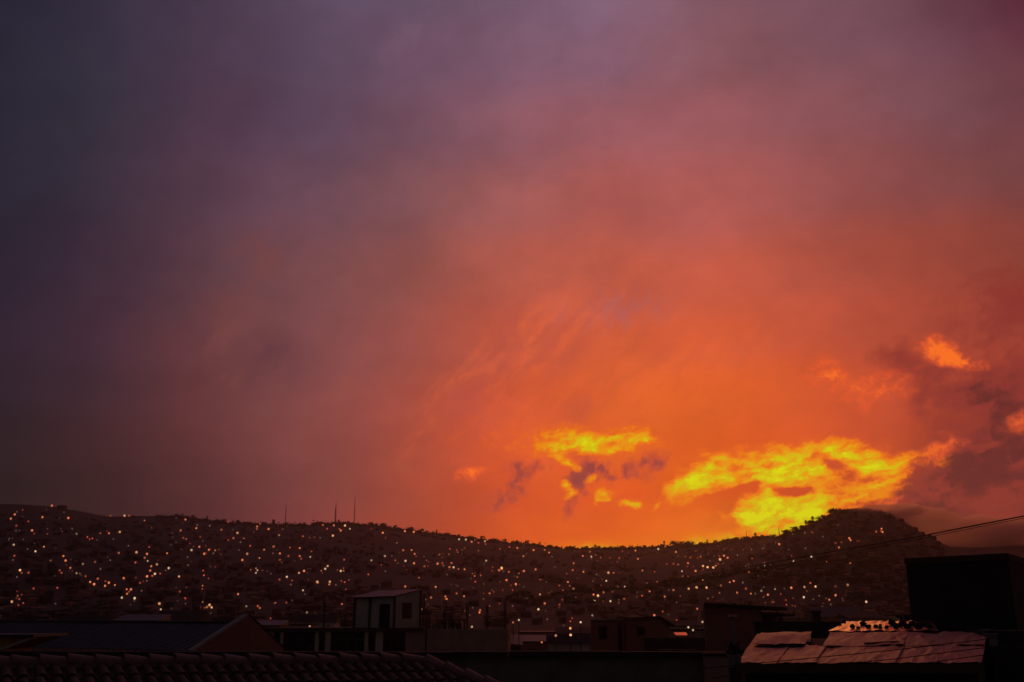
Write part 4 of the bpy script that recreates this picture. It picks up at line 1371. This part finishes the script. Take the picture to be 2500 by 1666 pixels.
Yl = 40.0
t = thing('low_dark_wall', 'long low dark parapet behind the pink metal roof', 'wall', (at(2000, 1530, Yl).x, Yl, -.3))
xl, xr = at(1845, 1530, Yl).x, at(2420, 1530, Yl).x
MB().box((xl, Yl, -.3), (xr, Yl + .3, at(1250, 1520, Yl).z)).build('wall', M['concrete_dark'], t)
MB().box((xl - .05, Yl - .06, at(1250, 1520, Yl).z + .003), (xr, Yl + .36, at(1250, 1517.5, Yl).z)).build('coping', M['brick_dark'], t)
t = thing('chimney', 'small square dark chimney standing on the low parapet', 'chimney', at(1994, 1516, Yl))
p = at(1994, 1517, Yl + .15)
z0_ = at(1250, 1517.5, Yl).z + .003
zt_ = at(1250, 1497, Yl).z
MB().box((p.x - .13, Yl + .02, z0_), (p.x + .13, Yl + .28, zt_)).build('shaft', M['brick_dark'], t)
MB().box((p.x - .17, Yl - .02, zt_ + .003), (p.x + .17, Yl + .32, at(1250, 1491, Yl).z)).build('cap', M['concrete_dark'], t)

# ------------------------------------------------------------------ metal sheet roof, right foreground
P1, P2, P3 = at(1803, 1617, 17.6), at(1852, 1550, 22.6), at(2411, 1543, 22.0)
on = plane_of(P1, P2, P3)
t = thing('metal_roof_house', 'low house with a pinkish bare metal sheet roof beside the tall dark block', 'house', (P1.x + 2, P1.y, -.3))
BL, BR, TL, TR = on(1801, 1617.5), on(2396, 1617), on(1850, 1548), on(2411, 1543)


def patch(u, v):
    return lerp(lerp(BL, BR, u), lerp(TL, TR, u), v)


def sheet(name, u0, u1, v0, v1, off, waves, mt, sag=0.0, fn=patch, amp=.012, nu=None):
    """one thin metal sheet, dented and lying a little askew"""
    nu, nv = max(3, waves), 5
    tilt, skew = R.uniform(-.014, .014), R.uniform(-.012, .012)
    m = MB()
    vs = []
    for j in range(nv + 1):
        for i in range(nu + 1):
            fu, fv = i / nu, j / nv
            h = off + tilt * (fu - .5) + sag * math.sin(fu * 3.14) * math.sin(fv * 3.14) + R.uniform(-amp, amp)
            h += .02 * noise.noise((fu * 2 + u0 * 40, fv * 2 + v0 * 9, 0))
            edge = R.uniform(-.012, .012) if j in (0, nv) else 0
            vs.append(fn(u0 + (u1 - u0) * fu + skew * fv * (u1 - u0), v0 + (v1 - v0) * fv + edge) + on.n * h)
    fs = []
    for j in range(nv):
        for i in range(nu):
            q = (j * (nu + 1) + i, j * (nu + 1) + i + 1, (j + 1) * (nu + 1) + i + 1, (j + 1) * (nu + 1) + i)
            fs += [(q[0], q[1], q[2]), (q[0], q[2], q[3])] if R.random() < .5 else [(q[0], q[1], q[3]), (q[1], q[2], q[3])]
    o = m.add(vs, fs).build(name, mt, t)
    so = o.modifiers.new('thickness', 'SOLIDIFY')
    so.thickness = .004
    return o


us = [0, .17, .33, .5, .66, .83, 1.0]
for i in range(6):
    e0, e1_ = us[i], us[i + 1]
    sheet('roof_sheet', max(0, e0 - .006), min(1, e1_ + .006), -.012 + R.uniform(-.008, .008), .50, .0 + .006 * (i % 2), 8, M['zinc'])
    if i == 1:
        sheet('roof_sheet', max(0, e0 - .02), e0 + .035, .47, .985, .022, 2, M['zinc'])
    elif i < 6:
        sheet('roof_sheet', max(0, e0 - .006), min(1, e1_ + .006), .47, .985 if i != 5 else .99, .018 + .006 * (i % 2), 8, M['zinc'], sag=.03 if i == 3 else 0)
# a loose sheet lying over the left part, its front edge lifted
o = sheet('loose_sheet', .02, .245, .46, .93, .06, 9, M['zinc'], sag=.06)
# battens over the seams
for u in (.17, .33, .66):
    MB().bar(patch(u, 0) + on.n * .012, patch(u + .01, .48) + on.n * .012, .02, .012).build('seam_batten', M['steel'], t)
MB().bar(patch(.50, .52) + on.n * .035, patch(.64, .54) + on.n * .05, .1, .03).build('patch_strip', M['zinc'], t)
# dark panel drawn for the dark gap in the rear edge
q0, q1 = on(1914, 1572), on(1979, 1571)
r0, r1 = on(1914, 1547, .22), on(1980, 1549, .22)
MB().hexa([q0 - on.n * .1, q1 - on.n * .1, r1 - on.n * .4, r0 - on.n * .4], [q0 + on.n * .03, q1 + on.n * .03, r1, r0]).build('dark_gap_panel', M['gap_dark'], t)
# eaves board and walls
MB().bar(patch(-.01, -.02) - on.n * .09, patch(1.01, -.02) - on.n * .09, .05, .14).build('eaves_board', M['wood'], t)
q = [patch(.02, .05), patch(.98, .05), patch(.98, .97), patch(.02, .97)]
MB().hexa([Vector((p.x, p.y, -.3)) for p in q], [p - on.n * .09 for p in q]).build('wall', M['concrete_dark'], t)
# the steeper, brighter strip of roof behind
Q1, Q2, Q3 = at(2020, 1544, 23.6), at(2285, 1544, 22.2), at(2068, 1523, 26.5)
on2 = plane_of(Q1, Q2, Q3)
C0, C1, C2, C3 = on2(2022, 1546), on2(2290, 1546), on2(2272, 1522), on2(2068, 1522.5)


def patch2(u, v):
    return lerp(lerp(C0, C1, u), lerp(C3, C2, u), v)


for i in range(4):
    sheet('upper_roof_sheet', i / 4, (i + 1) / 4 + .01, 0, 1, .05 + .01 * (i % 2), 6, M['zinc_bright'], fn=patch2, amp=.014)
q = [patch2(0, .02), patch2(1, .02), patch2(1, 1), patch2(0, 1)]
MB().hexa([Vector((p.x, p.y, -.3)) for p in q], [p - Vector((0, 0, .05)) for p in q]).build('rear_wall', M['concrete_dark'], t)

# stones holding the sheets down
STONES = []
for k, (px, py, r_) in enumerate([(2050, 1532, .07), (2062, 1526, .06), (2082, 1540, .08), (2108, 1534, .1), (2122, 1541, .08), (2096, 1542, .05), (2139, 1540, .07), (2150, 1543, .06),
                                  (2166, 1541, .06), (2179, 1533, .12), (2190, 1541, .1), (2204, 1536, .13), (2216, 1542, .1), (2228, 1534, .1), (2243, 1540, .11),
                                  (2258, 1536, .1), (2270, 1541, .1), (2150, 1536, .05), (2333, 1543, .07), (2360, 1543, .05)]):
    p = on2(px, py) if px < 2290 else on(px, py)
    m = MB().ball((0, 0, 0), r_ * .8, 8, 6, squash=.75, jitter=.22, rnd=random.Random(k))
    o = m.build('stone', M['stone'])
    o.location = p + Vector((0, 0, r_ * .45 + .06))
    o.rotation_euler = (R.uniform(-.3, .3), R.uniform(-.3, .3), R.uniform(0, 6))
    size = 'large' if r_ >= .1 else 'small'
    spot = ('near the left corner of the bright upper sheets' if px < 2090 else 'on the bright upper sheets, left half' if px < 2145 else
            'in the middle of the bright upper sheets' if px < 2185 else 'on the right half of the upper sheets' if px < 2290 else 'on the rear edge of the pink roof')
    tag(o, '%s dark stone %s' % (size, spot), 'stone', 'stones weighing down the metal roof')
    STONES.append((o, px))

tell_apart(STONES)
# box and post behind the stones
p = at(2213, 1515, 27.5)
t = thing('metal_box', 'small pinkish metal box on a stand behind the stones at the dark block', 'box', (p.x, 27.5, p.z - .1))
MB().box((p.x - .10, 27.4, p.z - .02), (p.x + .10, 27.65, p.z + .13)).build('body', M['zinc'], t)
MB().box((p.x - .12, 27.38, p.z + .133), (p.x + .12, 27.67, p.z + .155)).build('lid', M['zinc_bright'], t)
for x in (-.08, .08):
    MB().bar((p.x + x, 27.5, -.3), (p.x + x, 27.5, p.z - .023), .04).build('leg', M['steel'], t)
p = at(2200, 1505, 27.2)
t = thing('bent_post', 'short dark post with a bent top left of the pinkish metal box', 'post', (p.x, 27.2, -.3))
MB().tube([(p.x, 27.2, -.3), (p.x, 27.2, p.z - .05), (p.x - .03, 27.2, p.z + .01), (p.x - .12, 27.2, p.z)], .04, 8).build('post', M['steel'], t)

# ------------------------------------------------------------------ tall dark block at the right edge
na_, nb_, nc_ = at(2460, 1351, 24.0), at(2210, 1363, 26.2), at(2560, 1412, 30.5)
zt_ = na_.z
t = thing('dark_block', 'tall black windowless building block at the right edge', 'building', (na_.x, na_.y, -.3))
nb_.z = nc_.z = zt_
nb_ = Vector((nb_.x, nb_.y, zt_))
nc_ = Vector((nc_.x, nc_.y, zt_))
dd = nb_ + nc_ - na_
m = MB()
f = [nb_, na_, nc_, dd]
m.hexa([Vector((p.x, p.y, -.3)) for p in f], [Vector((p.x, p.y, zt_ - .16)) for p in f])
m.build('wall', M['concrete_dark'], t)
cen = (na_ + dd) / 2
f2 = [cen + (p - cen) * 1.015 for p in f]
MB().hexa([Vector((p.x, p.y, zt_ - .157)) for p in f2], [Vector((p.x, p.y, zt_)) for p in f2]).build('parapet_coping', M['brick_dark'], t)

Ys = 20.5
p = at(2426, 1576, Ys)
t = thing('meter_cabinet', 'grey cabinet on the wall at the right end of the pink metal roof', 'cabinet', p)
MB().box((p.x - .08, Ys, p.z - .02), (p.x + .09, Ys + .2, p.z + .2)).build('body', M['concrete'], t)
MB().box((p.x - .1, Ys - .03, p.z + .203), (p.x + .11, Ys + .22, p.z + .225)).build('lid', M['concrete'], t)
x0_, x1_ = at(2411, 1600, Ys).x, at(2640, 1600, Ys).x
t = thing('side_wall', 'dark end wall right of the pink metal roof', 'wall', (x0_, Ys, -.3))
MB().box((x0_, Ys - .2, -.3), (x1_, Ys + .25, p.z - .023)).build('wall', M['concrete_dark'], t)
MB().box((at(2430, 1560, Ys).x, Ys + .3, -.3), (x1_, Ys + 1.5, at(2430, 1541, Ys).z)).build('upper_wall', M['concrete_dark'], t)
MB().box((at(2426, 1540, Ys).x, Ys + .26, at(2430, 1541, Ys).z + .003), (at(2446, 1540, Ys).x, Ys + .6, at(2430, 1537.5, Ys).z)).build('coping', M['concrete'], t)

# grey clutter at the left end of the pink roof
for px, py, r_, lab in ((1787, 1612, .09, 'round grey pot by the left corner of the pink metal roof'), (1801, 1611, .07, 'small grey pot touching the left eaves of the pink metal roof')):
    p = at(px, py, 17.6)
    t = thing('garden_pot', lab, 'pot', p, 'pots at the corner of the pink roof')
    MB().tube([(p.x, p.y, p.z - .12), (p.x, p.y, p.z), (p.x, p.y, p.z + .08)], r_ * .7, 10, r1=r_).build('pot', M['concrete'], t)
    MB().bar((p.x, p.y, -.3), (p.x, p.y, p.z - .123), .1).build('stand', M['wood'], t)
    m = MB()
    for _ in range(30):
        k = p + Vector((R.gauss(0, .05), R.gauss(0, .05), .1 + abs(R.gauss(0, .07))))
        u, v = (Vector((R.uniform(-1, 1), R.uniform(-1, 1), R.uniform(-1, 1))) * .05 for _ in range(2))
        m.add([k - u, k - v, k + u, k + v], [(0, 1, 2, 3)])
    m.build('leaves', M['leaf'], t)


# ------------------------------------------------------------------ overhead cables
def cable(pts, r, lab, group, sag=.12):
    ps = [at(*p) for p in pts]
    out = []
    for i in range(len(ps) - 1):
        for k in range(8):
            out.append(lerp(ps[i], ps[i + 1], k / 8))
    out.append(ps[-1])
    o = MB().tube(out, r, 6).build('overhead_cable', M['cable'])
    tag(o, lab, 'cable', group)


G1 = 'power cables crossing the right-hand hill'
cable([(2760, 1192, 11), (2500, 1260, 13), (2239, 1311, 16), (1994, 1354, 20), (1780, 1393, 26), (1600, 1424, 34), (1450, 1447, 44), (1300, 1468, 60)], .009,
      'upper power cable climbing right across the misty hill', G1)
cable([(2760, 1196, 11.2), (2500, 1265, 13.2), (2239, 1317, 16), (1994, 1364, 20), (1780, 1406, 26), (1600, 1440, 34), (1450, 1466, 44), (1300, 1488, 60)], .0045,
      'thinner power cable just under the upper one on the misty hill', G1)
G2 = 'cables strung in front of the pink metal roof'
for (l, r, lab) in (((1700, 1634), (2640, 1534), 'topmost thin cable in front of the pink metal roof'),
                    ((1740, 1655), (2640, 1552), 'middle thin cable in front of the pink metal roof'),
                    ((1900, 1660), (2640, 1566), 'lowest thin cable in front of the pink metal roof')):
    cable([(l[0], l[1], 15.5), ((l[0] + r[0]) / 2, (l[1] + r[1]) / 2 + 5, 14), (r[0], r[1], 12.5)], .006, lab, G2)

# ------------------------------------------------------------------ roofs of the town in the valley
VAL = [(30, 1538, 200, 12, 'flat'), (110, 1532, 260, 14, 'shed'), (190, 1528, 240, 11, 'gable'), (262, 1522, 300, 13, 'flat'), (330, 1516, 280, 12, 'shed'), (372, 1523, 220, 9, 'flat'),
       (430, 1515, 330, 15, 'gable'), (500, 1520, 260, 10, 'flat'), (640, 1528, 200, 7, 'shed'), (720, 1526, 240, 8, 'flat'), (770, 1520, 320, 12, 'gable'), (1265, 1556, 170, 7, 'flat'),
       (1300, 1568, 140, 6, 'shed'), (1345, 1560, 180, 9, 'flat'), (1390, 1572, 130, 5, 'gable'), (1415, 1548, 220, 9, 'shed'), (1330, 1545, 260, 13, 'flat'), (1690, 1540, 150, 6, 'flat'),
       (1660, 1530, 230, 9, 'shed'), (1950, 1512, 260, 14, 'flat'), (2050, 1506, 300, 14, 'gable'), (2120, 1510, 240, 9, 'shed'), (2170, 1504, 330, 13, 'flat')]
TOWN = []
for k, (px, py, Y, wd, kind) in enumerate(VAL):
    p = at(px, py, Y)
    ground_z = -.3
    dsc = {'flat': 'flat-roofed', 'shed': 'mono-pitched', 'gable': 'gabled'}[kind]
    zone = ('left of the blue roof' if px < 150 else 'behind the blue roof left half' if px < 300 else 'behind the blue roof right half' if px < 560 else 'right of the brick gable' if px < 900 else
            'right of the brown wall' if px < 1440 else 'behind the low yard wall' if px < 1720 else 'behind the small chimney')
    t = thing('valley_house', 'dim %s house in the valley %s' % (dsc, zone), 'house', (p.x, Y, ground_z), 'dim houses in the valley')
    TOWN.append((t, px))
    d = wd * .8
    wm = M[('brick', 'render_brown', 'plaster', 'concrete')[k % 4]]
    zt_ = p.z
    MB().box((p.x - wd / 2, Y, ground_z), (p.x + wd / 2, Y + d, zt_)).build('wall', wm, t)
    e = .3
    lo = [Vector((p.x - wd / 2 - e, Y - e, zt_ + .003)), Vector((p.x + wd / 2 + e, Y - e, zt_ + .003)), Vector((p.x + wd / 2 + e, Y + d + e, zt_ + .003)), Vector((p.x - wd / 2 - e, Y + d + e, zt_ + .003))]
    rise = {'flat': (0.25, .25), 'shed': (.1, wd * .14), 'gable': (0, 0)}[kind]
    rm = M[('concrete_dark', 'blue_roof', 'brick_dark', 'concrete_dark')[(k * 7 + 1) % 4]]
    if kind == 'gable':
        m = MB()
        rid = [(lo[0] + lo[3]) / 2 + Vector((0, 0, wd * .2)), (lo[1] + lo[2]) / 2 + Vector((0, 0, wd * .2))]
        m.add(lo + rid, [(0, 1, 5, 4), (2, 3, 4, 5), (0, 4, 3), (1, 2, 5), (3, 2, 1, 0)])
        m.build('roof', rm, t)
    else:
        MB().hexa(lo, [v + Vector((0, 0, rise[0] if i < 2 else rise[1])) for i, v in enumerate(lo)]).build('roof', rm, t)
    nw = max(1, int(wd / 3.5))
    for i in range(nw):
        x = p.x - wd / 2 + wd * (i + .5) / nw
        MB().box((x - .6, Y - .05, zt_ - 2.2), (x + .6, Y - .003, zt_ - .9)).build('window', M['glass'], t)
tell_apart(TOWN)

# ------------------------------------------------------------------ air
def volume(name, color, density, aniso):
    m = bpy.data.materials.new(name)
    m.use_nodes = True
    t_ = m.node_tree
    t_.nodes.clear()
    v = t_.nodes.new('ShaderNodeVolumePrincipled')
    v.inputs['Color'].default_value = color
    v.inputs['Density'].default_value = density
    v.inputs['Anisotropy'].default_value = aniso
    o = t_.nodes.new('ShaderNodeOutputMaterial')
    t_.links.new(v.outputs[0], o.inputs['Volume'])
    return m


HAZE = MB().box((-2700, -1300, -1.4), (2700, 2800, 250)).build('haze', volume('thin evening haze', (.95, .84, .77, 1), .00012, .78))
tag(HAZE, kind='stuff')

# low cloud lying over the right-hand hill
CLOUD_M = volume('low cloud', (1, .82, .74, 1), .028, .8)
rc_ = random.Random(4)
for k, (px, py, Y, rx, ry, rz) in enumerate([(2172, 1249, 1215, 46, 48, 8), (2240, 1268, 1225, 44, 50, 14), (2370, 1300, 1480, 95, 70, 22), (2560, 1302, 1560, 130, 80, 26)]):
    c = at(px, py, Y)
    m = MB()
    m.ball((0, 0, 0), 1, 40, 24)
    vs = []
    for v in m.v:
        p = Vector(v)
        b = 1 + .28 * noise.noise(p * 1.7 + Vector((k * 7, 0, 0))) + .14 * noise.noise(p * 4.1 + Vector((k * 3, 5, 0)))
        vs.append((p.x * rx * b, p.y * ry * b, p.z * rz * b))
    m.v = vs
    o = m.build('low_cloud', CLOUD_M, smooth=True)
    o.location = c
    tag(o, kind='stuff')
